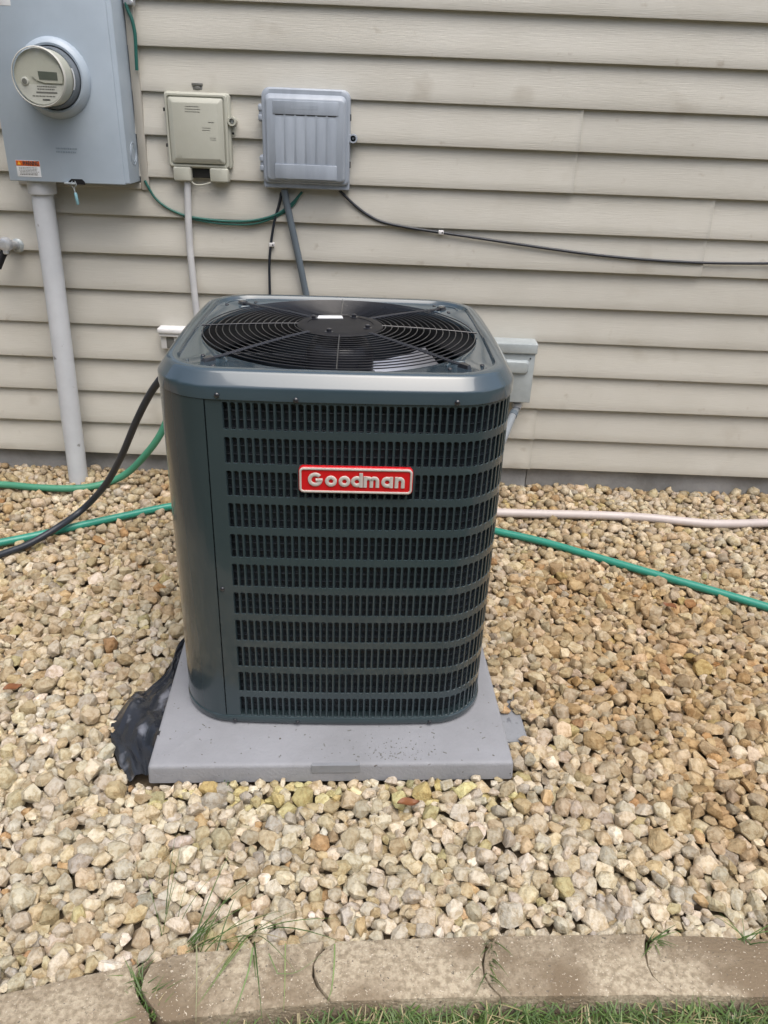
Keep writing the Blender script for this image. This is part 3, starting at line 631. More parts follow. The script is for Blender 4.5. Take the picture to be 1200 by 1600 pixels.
def add_cell(sc0, zc):
    b0 = len(V)
    for ring, d in ((outer_r, 0.), (hp, 0.), (hi, .0012), (hi, .0024)):
        for ds, dz in ring:
            x, y = per(sc0+ds, d); V.append((x, y, zc+dz))
    for k in range(3):
        for j in range(12):
            j2 = (j+1) % 12; Fc.append((b0+k*12+j, b0+k*12+j2, b0+(k+1)*12+j2, b0+(k+1)*12+j))
    # the flap bent inwards, hinged on the slot's left edge
    b1 = len(V); hw = SW/2; hh = SH/2-.001
    cs = [(-hw+.0002, .0008), (-hw+.0019, .0026), (-hw+.0028, .0060), (-hw+.0031, .0095)]
    for ds, d in cs:
        e = .0042 if ds < -hw+.001 else (.0014 if ds < -hw+.003 else .0)
        for z in (-hh+e, hh-e): 
            x, y = per(sc0+ds, d); V.append((x, y, zc+z))
    for k in range(len(cs)-1): Fc.append((b1+2*k, b1+2*k+1, b1+2*k+3, b1+2*k+2))
rowz = [ZT-SH/2-i*PZ for i in range(ROWS)]
for i in range(ncol):
    for z in rowz: add_cell(first+PITCH_X*(i+.5), z)
def strip(sa, sb, za, zb, nseg):
    ss = np.linspace(sa, sb, nseg+1); b0 = len(V)
    for s_ in ss:
        x, y = per(s_); V.append((x, y, za)); V.append((x, y, zb))
    for i in range(nseg): Fc.append((b0+2*i, b0+2*i+2, b0+2*i+3, b0+2*i+1))
ztop, zbot = rowz[0]+H2, rowz[-1]-H2
strip(first, first+ncol*PITCH_X, ztop, .93, ncol); strip(first, first+ncol*PITCH_X, .02, zbot, ncol)
strip(S0+.0012, first, .02, .93, 3); strip(first+ncol*PITCH_X, S1, .02, .93, 3)
me = bpy.data.meshes.new('louvre_panel'); me.from_pydata(V, [], Fc)
bm = bmesh.new(); bm.from_mesh(me); bmesh.ops.remove_doubles(bm, verts=bm.verts, dist=2e-5); bmesh.ops.recalc_face_normals(bm, faces=bm.faces); bm.to_mesh(me); bm.free()
link('louvre_panel', me, M['paint'], ac, angle=32)
# plain corner panel on the left
b = MB(); sA, sB = S1+.001, PER+S0-.0012
ss = np.linspace(sA, sB, 30)
b.loft([[(*per(s_, -.0016), z) for z in (.02, .8965)] + [(*per(s_, .003), z) for z in (.8965, .02)] for s_ in ss]); cpn = b.build('corner_panel', M['paint'], ac, angle=30)
# corner notch piece beside the seam, and screws
def screw(x, y, z, par=ac, nx=0., ny=-1.):
    b = MB(); a = Vector((nx, ny, 0)); pp = Vector((x, y, z))
    b.tube([pp, pp+a*.0025, pp+a*.0042, pp+a*.0052], [.0056, .0056, .0040, .0018], 10); return b.build('screw', M['black'], par, angle=40)
for x, z in ((-.084, .903), (.261, .905)): screw(x, fy(x)-.004, z)
screw(-.251, fy(-.251)-.004, .908)
screw(-.268, fy(-.268)+.0005, .419); 
for x, z in ((-.258, .013), (-.093, .013), (.257, .013)): screw(x, fy(x)-.0045, z)
# lid
LZ = .898
rings = [rs(S-.004, CR-.002, LZ+.004), rs(S+.004, CR+.002, LZ-.001), rs(S+.0065, CR+.003, LZ), rs(S+.0068, CR+.003, LZ+.025), rs(S+.0052, CR+.0024, LZ+.0285), rs(S+.0020, CR+.001, LZ+.0310), rs(S+.0004, CR+.0005, LZ+.0322), rs(S-.0285, CR-.011, LZ+.0524), rs(S-.0305, CR-.0117, LZ+.0537),
         rs(S-.035, CR-.013, LZ+.0562), rs(S-.044, CR-.0165, LZ+.0588), rs(S-.070, CR-.024, LZ+.0598), rs(S-.080, CR-.027, LZ+.0585), rs(S-.086, CR-.029, LZ+.0540), rs(S-.090, CR-.030, LZ+.0500), rs(S-.094, CR-.031, LZ+.0490)]
RH, ZP = .3475, LZ+.049
sqr = rs(S-.094, CR-.031, ZP)
def circ(r, z, dz=0.): return [(r*math.cos(math.atan2(p[1], p[0])), r*math.sin(math.atan2(p[1], p[0])), z) for p in sqr]
rings += [circ(RH+.003, ZP), circ(RH, ZP-.001), circ(RH-.002, ZP-.006), circ(RH-.002, ZP-.014)]
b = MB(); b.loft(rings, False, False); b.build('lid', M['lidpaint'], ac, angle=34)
b = MB(); b.loft([circ(RH-.0035, ZP-.008), circ(RH-.0035, ZP-.075), circ(RH+.004, ZP-.09)], False, False); b.build('fan_shroud', M['dark'], ac, angle=40)  # near-black wall: the fan well's shade is put into its colour
# embossed arcs and clips at the four corners
for k in range(4):
    q = math.pi/4+k*math.pi/2; cx, cy = .418*math.cos(q), .418*math.sin(q)
    cx *= .98; cy *= .98
    b = MB()
    for rad, a0, a1 in ((.043, -60, 60), (.043, 130, 215)):
        pts = [(cx+rad*math.cos(q+math.radians(a)), cy+rad*math.sin(q+math.radians(a)), ZP+.0006) for a in np.linspace(a0, a1, 14)]
        b.tube(pts, [.0008]+[.0034]*12+[.0008], 8)
    b.build('embossed_rib', M['lidpaint'], ac, angle=50)
    for da, rad in ((-.095, .395), (.10, .425)):
        b = MB(); b.lathe([(.0052, 0), (.0052, .0025), (.0036, .0042), (.001, .0048)], (rad*math.cos(q+da), rad*math.sin(q+da), ZP-.0004), 'Z', 10); b.build('screw', M['black'], ac)
# wire grille: rings, arms, hub plate
def dome(r): return ZP+.006+.013*(1-(r/RH)**2)
grl = bpy.data.objects.new('fan_grille', None); COL.objects.link(grl); grl.parent = ac; grl.empty_display_size = .05
for r_ in np.linspace(.116, .3445, 15):
    b = MB(); b.tube([(r_*math.cos(q), r_*math.sin(q), dome(r_)) for q in np.linspace(0, 2*math.pi, 72)], .0015, 6, cap=False); b.build('grille_ring', M['black'], grl, angle=60)
for k in range(8):
    q = k*math.pi/4
    if k % 2:
        for off in ((-.0035, .0035)):
            b = MB(); nx, ny = -math.sin(q)*off, math.cos(q)*off
            pts = [(r_*math.cos(q)+nx, r_*math.sin(q)+ny, dome(min(r_, RH))+.0006) for r_ in np.linspace(.106, .35, 14)] + [(r_*math.cos(q)+nx, r_*math.sin(q)+ny, ZP+.005) for r_ in (.37, .41)]
            b.tube(pts, .0021, 8); b.build('grille_arm', M['black'], grl, angle=60)
        b = MB(); c_, s_ = math.cos(q), math.sin(q)
        L0, L1, wd = .392, .420, .010
        b.loft([[(c_*r_-s_*o, s_*r_+c_*o, z) for r_, o, z in ((L0, -wd, ZP), (L1, -wd*.7, ZP), (L1, wd*.7, ZP), (L0, wd, ZP))], [(c_*r_-s_*o, s_*r_+c_*o, z) for r_, o, z in ((L0+.003, -wd*.8, ZP+.009), (L1-.003, -wd*.5, ZP+.008), (L1-.003, wd*.5, ZP+.008), (L0+.003, wd*.8, ZP+.009))]]); b.build('clip', M['black'], grl)
    else:
        b = MB(); pts = [(r_*math.cos(q), r_*math.sin(q), dome(min(r_, RH))+.0010) for r_ in np.linspace(.106, .352, 14)]
        b.tube(pts, .0022 if k in (0, 4) else .0016, 8); b.build('grille_arm', M['black'], grl, angle=60)
hubz = dome(.1)+.001
b = MB(); b.lathe([(.109, hubz-.004), (.110, hubz-.001), (.107, hubz+.0012), (.085, hubz+.0024), (.0845, hubz+.0008), (.001, hubz+.0008)], (0, 0, 0), 'Z', 48, True, False); b.build('hub_plate', M['hub'], grl)
for x, y in ((-.070, .050), (.034, .078), (-.026, -.083), (.070, -.034)):
    b = MB(); b.lathe([(.011, 0), (.011, .0025), (.0065, .003), (.0065, .009), (.004, .0105)], (x, y, hubz), 'Z', 12); b.build('bolt', M['black'], grl)
b = MB(); b.prism([(-.062, .052), (.006, .060), (.002, .086), (-.058, .080)], hubz, hubz+.003); b.build('white_tag', M['sticker'], grl)
# fan, motor, coil
b = MB(); b.lathe([(.085, .70), (.088, .705), (.088, .90), (.07, .93), (.03, hubz-.006)], (0, 0, 0), 'Z', 32); b.build('motor', M['black'], ac)
fan = bpy.data.objects.new('fan', None); COL.objects.link(fan); fan.parent = ac; fan.empty_display_size = .05
b = MB(); b.lathe([(.095, .80), (.095, .84)], (0, 0, 0), 'Z', 24); b.build('hub', M['hub'], fan)
for k in range(3):
    b = MB(); q0_ = k*2*math.pi/3+.05; rings = []
    for r_ in np.linspace(.08, .325, 8):
        sp = .75-.25*(r_/.325); tw = .06*(1-.3*r_/.325); lead = .45*(r_-.08)/.245
        line = [(r_*math.cos(q0_+lead+sp*(t-.5)), r_*math.sin(q0_+lead+sp*(t-.5)), .835+tw*(t-.5)-.02*math.sin(math.pi*t)) for t in np.linspace(0, 1, 7)]
        rings.append(line + [(x, y, z-.002) for x, y, z in line[::-1]])
    b.loft(rings); b.build('blade', M['alu'], fan, angle=50)
b = MB(); d_ = .024
zs = []
for z in np.arange(.03, .885, .0205): zs += [(z, 0.), (z+.0155, 0.), (z+.0160, .0028), (z+.0200, .0028)]
b.loft([rs(S-2*d_+2*o, CR-d_+o, z) for z, o in zs], False, False); b.build('coil', M['coil'], ac, angle=20)
b = MB(); b.loft([rs(S-.13, CR-.06, z) for z in (.03, .87)], False, False); b.build('coil_core', M['coil'], ac, angle=30)
for z in np.arange(.046, .88, .0205):                       # the bright copper-blue return tubes that show through the slots
    b = MB(); R1 = rs(S-2*d_+.007, CR-d_+.0035, z, 4, 8); b.tube(R1+[R1[0]], .0011, 5, cap=False); b.build('coil_tube', M['coiltube'], ac, angle=60)
# red badge with raised letters
bdg = bpy.data.objects.new('badge', None); COL.objects.link(bdg); bdg.parent = ac; bdg.location = (.047, fy(.047), .720); bdg.empty_display_size = .03
BW, BH = .1270, .0315
b = MB(); b.loft([rr(-BW, BW, -BH, BH, .010, .001, 6), rr(-BW, BW, -BH, BH, .010, -.0085, 6), rr(-BW+.0012, BW-.0012, -BH+.0012, BH-.0012, .009, -.0095, 6)]); b.build('plate', M['red'], bdg)
b = MB(); o_, i_ = .0014, .0062
b.loft([rr(-BW+o_, BW-o_, -BH+o_, BH-o_, .009, -.0094, 6), rr(-BW+o_+.0004, BW-o_-.0004, -BH+o_+.0004, BH-o_-.0004, .009, -.0118, 6), rr(-BW+o_+.0014, BW-o_-.0014, -BH+o_+.0014, BH-o_-.0014, .008, -.0123, 6),
        rr(-BW+i_-.001, BW-i_+.001, -BH+i_-.001, BH-i_+.001, .006, -.0123, 6), rr(-BW+i_, BW-i_, -BH+i_, BH-i_, .005, -.0116, 6), rr(-BW+i_, BW-i_, -BH+i_, BH-i_, .005, -.0094, 6)], False, False); b.build('border', M['badgewhite'], bdg, angle=50)
def ribbon(b, pts, t, y, closed=False):
    P = [np.array(p, float) for p in pts]; n = len(P); Lf, Rt = [], []
    for i in range(n):
        a = P[(i-1) % n] if closed or i else P[i]; c = P[(i+1) % n] if closed or i < n-1 else P[i]
        d = c-a; d /= np.linalg.norm(d)+1e-9; nn = np.array([-d[1], d[0]])*t/2
        Lf.append(P[i]+nn); Rt.append(P[i]-nn)
    b0 = len(b.v); e = .0009
    for i in range(n):
        l, r, c = Lf[i], Rt[i], P[i]; k = 1-2*e/t
        for q, yy in ((l, -.0092), (l, y+.0008), (c+(l-c)*k, y), (c+(r-c)*k, y), (r, y+.0008), (r, -.0092)): b.v.append((q[0], yy, q[1]))
    m_ = n if closed else n-1
    for i in range(m_):
        i2 = (i+1) % n
        for j in range(5): b.f.append((b0+i*6+j, b0+i2*6+j, b0+i2*6+j+1, b0+i*6+j+1))
    if not closed:
        b.f.append(tuple(b0+j for j in range(6))); b.f.append(tuple(b0+(n-1)*6+j for j in range(6))[::-1])
def arcp(cx, cz, r, a0, a1, n=20): return [(cx+r*math.cos(math.radians(a)), cz+r*math.sin(math.radians(a))) for a in np.linspace(a0, a1, n)]
T = .0082; XH = .0264; r0 = XH/2-T/2; base = -.0148; cz = base+XH/2; YL = -.0122
def LX(zx): return -.127+(zx-247)*.2540/678
def letter(ch, fn):
    b = MB(); fn(b); b.build('letter', M['badgewhite'], bdg, angle=50, label='letter '+ch) if False else b.build('letter', M['badgewhite'], bdg, angle=50)
CH_ = .0330
def L_G(b):
    rG = CH_/2-T/2; x, z = LX(345), base+CH_/2
    ribbon(b, arcp(x, z, rG, 42, 360, 30), T, YL); ribbon(b, [(x+.001, z-.0010), (x+rG+T/2-.0004, z-.0010)], T*.85, YL-.0003)
def L_o(zx):
    return lambda b: ribbon(b, arcp(LX(zx), cz, r0, 0, 342, 20), T, YL, True)
def L_d(b):
    x = LX(592); ribbon(b, arcp(x, cz, r0, 0, 342, 20), T, YL, True); ribbon(b, [(x+r0, base), (x+r0, base+CH_+.001)], T, YL-.0003)
def L_a(b):
    x = LX(772); ribbon(b, arcp(x, cz, r0, 0, 342, 20), T, YL, True); ribbon(b, [(x+r0, base), (x+r0, base+XH)], T, YL-.0003)
def hump(b, x0_, x1_, top):
    r = (x1_-x0_)/2; ribbon(b, arcp((x0_+x1_)/2, top-T/2-r, r, 180, 0, 14)+[(x1_, base)], T, YL)
def L_m(b):
    xa, xb, xc = LX(641), LX(678), LX(714); ribbon(b, [(xa, base), (xa, base+XH)], T*.95, YL-.0003); hump(b, xa, xb, base+XH); hump(b, xb, xc, base+XH)
def L_n(b):
    xa, xb = LX(828), LX(866); ribbon(b, [(xa, base), (xa, base+XH)], T, YL-.0003); hump(b, xa, xb, base+XH)
for ch, fn in (('G', L_G), ('o', L_o(438)), ('o', L_o(518)), ('d', L_d), ('m', L_m), ('a', L_a), ('n', L_n)): letter(ch, fn)

# ------------------------------------------------------------------ hoses and pipes on the gravel
hg = [on_ground(x, y, .015) for x, y in ((-120, 880), (-40, 856), (0, 848), (60, 836), (130, 820), (200, 805), (268, 791), (360, 780), (520, 785), (680, 808), (775, 830), (850, 847), (950, 876), (1050, 905), (1130, 928), (1200, 949), (1330, 990))]
cord('garden_hose', hg, .0150, M['hose_green'], 'shiny green garden hose lying across the gravel and passing behind the unit', 'hose', n=14)
hu = [on_ground(-90, 756, .022), on_ground(0, 757, .02), on_ground(60, 762, .02), on_ground(120, 763, .02), on_ground(165, 755, .022), at_y(200, 738, 3.09), at_y(232, 705, 3.07), at_y(252, 676, 3.06), at_y(268, 640, 3.07), at_y(290, 600, 3.12)]
cord('garden_hose', hu, .0150, M['hose_dull'], 'dull green garden hose along the wall foot, rising behind the unit', 'hose', n=14)
hb = [on_ground(-110, 905, .02), on_ground(-50, 888, .02), on_ground(0, 867, .02), on_ground(45, 850, .024), on_ground(90, 824, .050), at_y(130, 795, 2.72), at_y(165, 757, 2.68), at_y(190, 712, 2.62), at_y(212, 660, 2.56), at_y(232, 620, 2.52), at_y(251, 592, 2.48), at_y(275, 565, 2.44), at_y(300, 560, 2.40)]
cord('black_hose', hb, .0126, M['hose_black'], 'thick black hose rising from the gravel to the left rear of the unit', 'hose', n=14)
hw_ = [on_ground(x, y, .019) for x, y in ((640, 796), (775, 801), (850, 803), (930, 805), (1010, 809), (1070, 815), (1120, 818.5), (1200, 817), (1330, 812))]
cord('white_pipe', hw_, .0185, M['hose_white'], 'pinkish white plastic drain pipe lying on the gravel right of the unit', 'pipe', n=14)

# ------------------------------------------------------------------ edging blocks
EZ = .015
J = [None,
     [(298, 1488), (264, 1494), (236, 1506), (223, 1527), (221, 1545), (229, 1565), (242, 1580), (256, 1597)],
     [(528, 1470), (510, 1481), (496, 1493), (490, 1508), (490, 1524), (497, 1541), (507, 1553), (517, 1566)],
     [(775, 1462), (767, 1472), (758, 1486), (755.5, 1503), (758, 1524), (766, 1539), (776, 1549), (784, 1558)],
     [(1032, 1458), (1016, 1472), (1010, 1488), (1013, 1508), (1022, 1525), (1035, 1538), (1050, 1547), (1068, 1555)],
     [(1292, 1468), (1284, 1480), (1281, 1495), (1283, 1512), (1290, 1530), (1300, 1541), (1312, 1551), (1326, 1559)]]
def gp(p): return on_ground(p[0], p[1], EZ)[:2]
labels = ['edging block at the lower left corner, running out of the photo', 'brown stained edging block with long grass blades lying over it', 'edging block in front of the pad, between two curved joints',
          'second edging block from the right, speckled and clean', 'edging block at the right edge of the photo with a mossy tint']
for i in range(5):
    if i == 0:
        left = [(-205, 1597), (-216, 1622), (-214, 1650), (-200, 1690), (-185, 1716)]
        right = [(x-9, y+1) for x, y in J[1]]; right[0] = (233, 1500); right[1] = (222, 1507); right[2] = (214, 1516); right[3] = (211, 1530); right[-1] = (236, 1612)
        bot = []
    else:
        left = J[i]; g_ = 3.2
        right = [(x-1.6, y) for x, y in J[i+1]]; right[0] = (right[0][0]-20, right[0][1]); right[1] = (right[1][0]-6, right[1][1])
    poly = [gp(p) for p in left] + [gp(p) for p in right[::-1]]
    # densify long edges so the block keeps a slightly wandering edge
    Pn = []
    for a_, c_ in zip(poly, poly[1:]+poly[:1]):
        L_ = np.linalg.norm(np.array(c_)-a_); k = max(1, int(L_/.03))
        for t in range(k): Pn.append(np.array(a_)*(1-t/k)+np.array(c_)*t/k)
    Pn = np.array(Pn); Pn += rng.normal(0, .0007, Pn.shape)
    cen = Pn.mean(0)
    b = MB(); b.prism(Pn, -.08, EZ+rng.uniform(-.002, .002), .006)
    b.build('edging_block', M['edging'], None, (cen[0], cen[1], -.06), angle=50, loc=(cen[0], cen[1], -.06), label=labels[i], category='edging block', group='concrete edging blocks along the gravel')

# ------------------------------------------------------------------ gravel: stones settled one after another on a height field
def make_proto(n, fine):
    """crushed stone: hull of a few random points, its edges worn by a narrow bevel"""
    out = []
    for _ in range(n):
        bm = bmesh.new(); k = int(rng.integers(11, 17)); P = []
        while len(P) < k:
            d = rng.normal(size=3); d /= np.linalg.norm(d)
            if all(d@q < .82 for q in P): P.append(d)
        for d in P: bm.verts.new(d*rng.uniform(.82, 1.12))
        r = bmesh.ops.convex_hull(bm, input=bm.verts)
        bmesh.ops.delete(bm, geom=[g_ for g_ in r['geom_interior'] if isinstance(g_, bmesh.types.BMVert)], context='VERTS')
        if fine:
            bmesh.ops.dissolve_limit(bm, angle_limit=math.radians(14), verts=bm.verts, edges=bm.edges)
            bmesh.ops.bevel(bm, geom=bm.edges[:], offset=.075, segments=2, profile=.6, affect='EDGES', clamp_overlap=True)
        bmesh.ops.triangulate(bm, faces=bm.faces); bmesh.ops.recalc_face_normals(bm, faces=bm.faces)
        bm.verts.index_update(); v = np.array([x.co[:] for x in bm.verts]); f = np.array([[y.index for y in x.verts] for x in bm.faces]); bm.free()
        v -= (v.max(0)+v.min(0))/2; v /= np.abs(v).max(0); out.append((v, f))
    return out
PROTO3 = make_proto(60, True); PROTO2 = make_proto(50, False)
CELL = .005; gx0, gx1, gy0, gy1 = -2.3, 2.3, .84, WALL+.02
NX, NY = int((gx1-gx0)/CELL), int((gy1-gy0)/CELL)
xs_ = gx0+(np.arange(NX)+.5)*CELL; ys_ = gy0+(np.arange(NY)+.5)*CELL
XX, YY = np.meshgrid(xs_, ys_, indexing='ij')
Hf = np.full((NX, NY), -.040)
allowed = np.ones((NX, NY), bool)
# keep to the view plus a margin on both sides
allowed &= np.abs(XX) < (.95+YY*.44)
# edging line: behind the back edge of the blocks
back = [gp(p) for p in [(-330, 1650), (-205, 1597), (0, 1549), (215, 1502), (298, 1488), (505, 1470), (770, 1462), (1015, 1458), (1200, 1465), (1290, 1468), (1500, 1480)]]
bx_ = np.array([p[0] for p in back]); by_ = np.array([p[1] for p in back]); edge_y = np.interp(xs_, bx_, by_)
allowed &= YY > edge_y[:, None]+.004
lp = np.stack([(XX-pc0[0])*pux[0]+(YY-pc0[1])*pux[1], (XX-pc0[0])*puy[0]+(YY-pc0[1])*puy[1]])
padmask = (np.abs(lp[0]) < PW/2+.004) & (np.abs(lp[1]) < PD/2+.004)
Hf[(np.abs(lp[0]-(PW/2-.35+.068)) < .35) & (np.abs(lp[1]-.06) < .43)] = .003
bare = (np.abs(lp[0]-(PW/2+.04)) < .035) & (np.abs(lp[1]+.325) < .055)         # slab corner left uncovered
Of = np.array([p[:2] for p in O]); If = np.array([p[:2] for p in I])
sheetmask = np.zeros((NX, NY), bool)
for i in range(len(I)):
    for t in np.linspace(-.02, .80, 10):
        p = If[i]*(1-t)+Of[i]*t; ii, jj = int((p[0]-gx0)/CELL), int((p[1]-gy0)/CELL); sheetmask[max(ii-2, 0):ii+3, max(jj-2, 0):jj+3] = True
block = padmask | sheetmask | bare
pp_ = (XX+1.365)**2+(YY-3.165)**2 < .042**2; block |= pp_
allowed &= ~block
Hf[padmask] = PT
cand = np.argwhere(allowed)
top_id = -np.ones((NX, NY), int)
stones = []
target = -.004
def place(n_max, cd_, med, sig, lim_a, hmax, zmax, stop=None):
    for count in range(n_max):
        a = float(np.clip(rng.lognormal(math.log(med), sig), *lim_a)); bq = a*rng.uniform(.58, .97); cq = a*rng.uniform(.45, .85)
        idx = cd_[rng.integers(0, len(cd_), 8)]
        hh = [Hf[max(i-1, 0):i+2, max(j-1, 0):j+2].mean() for i, j in idx]
        k = int(np.argmin(hh)); i, j = idx[k]
        if hh[k] > hmax: continue
        n_ = int(a/CELL)+1
        i0, i1, j0, j1 = max(i-n_, 0), min(i+n_+1, NX), max(j-n_, 0), min(j+n_+1, NY)
        th = rng.uniform(0, math.pi); dx = XX[i0:i1, j0:j1]-xs_[i]; dy = YY[i0:i1, j0:j1]-ys_[j]
        u = (dx*math.cos(th)+dy*math.sin(th))/a; v = (-dx*math.sin(th)+dy*math.cos(th))/bq; rho = u*u+v*v
        ins = rho < .9
        if block[i0:i1, j0:j1][rho < .62].any() or not allowed[i0:i1, j0:j1][rho < .45].all(): continue
        sub = Hf[i0:i1, j0:j1]
        zc = np.percentile(sub[ins], 55)+cq*.55
        if zc+cq > zmax: continue
        topz = zc+cq*np.sqrt(np.clip(1-rho, 0, 1))
        upd = (rho < 1) & (topz > sub) & ~padmask[i0:i1, j0:j1]
        sub[upd] = topz[upd]; top_id[i0:i1, j0:j1][upd] = len(stones)
        stones.append((xs_[i]+rng.uniform(-.002, .002), ys_[j]+rng.uniform(-.002, .002), zc, a, bq, cq, th))
        if stop is not None and count % 400 == 0 and Hf[allowed].mean() > stop: break
place(60000, cand, .0178, .27, (.0105, .030), .006, .034, -.001)
strip_ = np.argwhere(allowed & (lp[0] > PW/2) & (lp[0] < PW/2+.075) & (np.abs(lp[1]) < .46))
place(260, strip_, .0165, .2, (.011, .022), .012, .05)
rim_ = np.argwhere(allowed & (lp[1] < -PD/2) & (lp[1] > -PD/2-.05) & (np.abs(lp[0]) < PW/2+.03))
place(300, rim_, .014, .2, (.009, .018), -.006, .026)
low_ = np.argwhere(allowed & (Hf < -.008))
place(5000, low_, .0125, .2, (.009, .016), -.014, .02)
vis = np.bincount(top_id[top_id >= 0], minlength=len(stones))
ST = np.array(stones); frac = vis*CELL*CELL/(math.pi*ST[:, 3]*ST[:, 4])
keep = frac > .06
ST = ST[keep]; frac = frac[keep]; NS = len(ST)
print('stones', NS)
# colours: pale limestone, tan, ochre, grey, a few yellow-green or rusty ones; a browner drift right of the unit and along the wall
pal = np.array([(.54, .495, .405), (.58, .54, .46), (.48, .425, .315), (.49, .465, .415), (.53, .46, .345), (.43, .36, .24), (.44, .415, .38), (.67, .64, .585), (.50, .385, .24), (.47, .43, .26), (.40, .27, .15)])
prb = np.array([.25, .21, .16, .08, .10, .07, .05, .04, .015, .02, .005]); prb /= prb.sum()
ci = rng.choice(len(pal), NS, p=prb); colr = pal[ci]*np.array([1.05, 1.015, .95])*rng.uniform(.68, 1.1, (NS, 1))*rng.uniform(.97, 1.03, (NS, 3))
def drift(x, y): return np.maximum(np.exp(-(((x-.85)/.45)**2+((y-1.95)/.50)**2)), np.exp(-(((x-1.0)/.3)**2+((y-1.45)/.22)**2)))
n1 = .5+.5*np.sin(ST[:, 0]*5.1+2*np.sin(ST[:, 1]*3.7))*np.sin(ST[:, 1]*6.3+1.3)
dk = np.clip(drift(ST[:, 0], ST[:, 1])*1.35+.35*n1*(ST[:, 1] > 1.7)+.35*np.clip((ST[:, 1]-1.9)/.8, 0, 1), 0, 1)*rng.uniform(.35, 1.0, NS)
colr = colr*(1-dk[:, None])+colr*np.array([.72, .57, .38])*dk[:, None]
mossy = (np.abs((ST[:, 0]-pc0[0])*pux[0]+(ST[:, 1]-pc0[1])*pux[1]) < .5) & (np.abs((ST[:, 0]-pc0[0])*puy[0]+(ST[:, 1]-pc0[1])*puy[1]+PD/2+.03) < .05) & (rng.random(NS) < .35)
colr[mossy] = colr[mossy]*np.array([.97, .97, .68])
def rot_all(th, tilt):
    n = len(th); c, s = np.cos(th), np.sin(th); R = np.zeros((n, 3, 3)); R[:, 0, 0] = c; R[:, 0, 1] = -s; R[:, 1, 0] = s; R[:, 1, 1] = c; R[:, 2, 2] = 1
    ax = rng.normal(size=(n, 3)); ax[:, 2] *= .2; ax /= np.linalg.norm(ax, axis=1)[:, None]
    K = np.zeros((n, 3, 3)); K[:, 0, 1] = -ax[:, 2]; K[:, 0, 2] = ax[:, 1]; K[:, 1, 0] = ax[:, 2]; K[:, 1, 2] = -ax[:, 0]; K[:, 2, 0] = -ax[:, 1]; K[:, 2, 1] = ax[:, 0]
    A = np.eye(3)+np.sin(tilt)[:, None, None]*K+(1-np.cos(tilt))[:, None, None]*(K@K)
    return A@R
TR = rot_all(ST[:, 6], np.abs(rng.normal(0, .42, NS)))
# the 300 that show largest
d = ST[:, :3]-CAMP; dep = d@fw; px_ = 600+F*(d@RT)/dep; py_ = 800-F*(d@UP)/dep
inview = (px_ > -5) & (px_ < 1205) & (py_ < 1560) & (py_ > 400) & (dep > 0)
acx = np.array(AC[:2]); 
size = np.where(inview & (ST[:, 1] < 1.75) & (frac > .5), frac*ST[:, 3]*ST[:, 4]/dep**2, 0)
big = np.argsort(-size)[:300]; isbig = np.zeros(NS, bool); isbig[big] = True
def stone_verts(i, P): return (P*ST[i, 3:6]*1.03)@TR[i].T+ST[i, :3]
def colour_mesh(name, v, f, vc):
    me = bpy.data.meshes.new(name); me.vertices.add(len(v)); me.vertices.foreach_set('co', v.astype(np.float32).ravel())
    n, k = f.shape; me.loops.add(n*k); me.loops.foreach_set('vertex_index', f.astype(np.int32).ravel())
    me.polygons.add(n); me.polygons.foreach_set('loop_start', np.arange(0, n*k, k, dtype=np.int32)); me.polygons.foreach_set('loop_total', np.full(n, k, np.int32))
    at = me.attributes.new('col', 'FLOAT_COLOR', 'POINT'); at.data.foreach_set('color', np.concatenate([vc, np.ones((len(v), 1))], 1).astype(np.float32).ravel())
    me.update(); me.validate(); return me
vv, ff, cc = [], [], []; nb = 0
for i in range(NS):
    fine = ST[i, 1] < 2.6 and inview[i]
    P_, F_ = PROTO3[rng.integers(len(PROTO3))] if fine else PROTO2[rng.integers(len(PROTO2))]
    v = stone_verts(i, P_); c = np.repeat(colr[i][None], len(v), 0)
    if isbig[i]:
        me = colour_mesh('stone', v-ST[i, :3], F_, c); 
        me.materials.append(M['stone']); o = bpy.data.objects.new('stone', me); COL.objects.link(o); o.parent = gravel; o.location = ST[i, :3]
    else:
        vv.append(v); ff.append(F_+nb); cc.append(c); nb += len(v)
me = colour_mesh('gravel', np.concatenate(vv), np.concatenate(ff), np.concatenate(cc))
me.materials.append(M['stone']); o = bpy.data.objects.new('gravel', me); COL.objects.link(o); o.parent = gravel; o['kind'] = 'stuff'
print('gravel tris', len(me.polygons))

# ------------------------------------------------------------------ grass, weeds, leaves
def blades(roots, length, width, lean, dirs, cols, seg=4, droop=1.0):
    """ribbon blades: root positions, then bending over towards dirs"""
    n = len(roots); t = np.linspace(0, 1, seg+1); V_, C_ = [], []
    d = np.stack([np.cos(dirs), np.sin(dirs), np.zeros(n)], 1); side = np.stack([-np.sin(dirs), np.cos(dirs), np.zeros(n)], 1)
    for k in t:
        out = (lean*k+droop*.45*lean*k*k)*length; upz = length*(k-droop*.42*np.minimum(lean, 1.6)*k*k)
        p = roots+d*out[:, None]+np.array([0, 0, 1.])*upz[:, None]
        w_ = width*(1-k**2.2)*.5+width*.03
        V_.append(p-side*w_[:, None]); V_.append(p+side*w_[:, None])
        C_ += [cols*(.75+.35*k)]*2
    V_ = np.stack(V_, 1).reshape(-1, 3); C_ = np.stack(C_, 1).reshape(-1, 3); m_ = 2*(seg+1); f = []
    base_ = np.arange(n)[:, None]*m_
    for k in range(seg): f.append(base_+np.array([[2*k, 2*k+1, 2*k+3, 2*k+2]]))
    return V_, np.stack(f, 1).reshape(-1, 4), C_
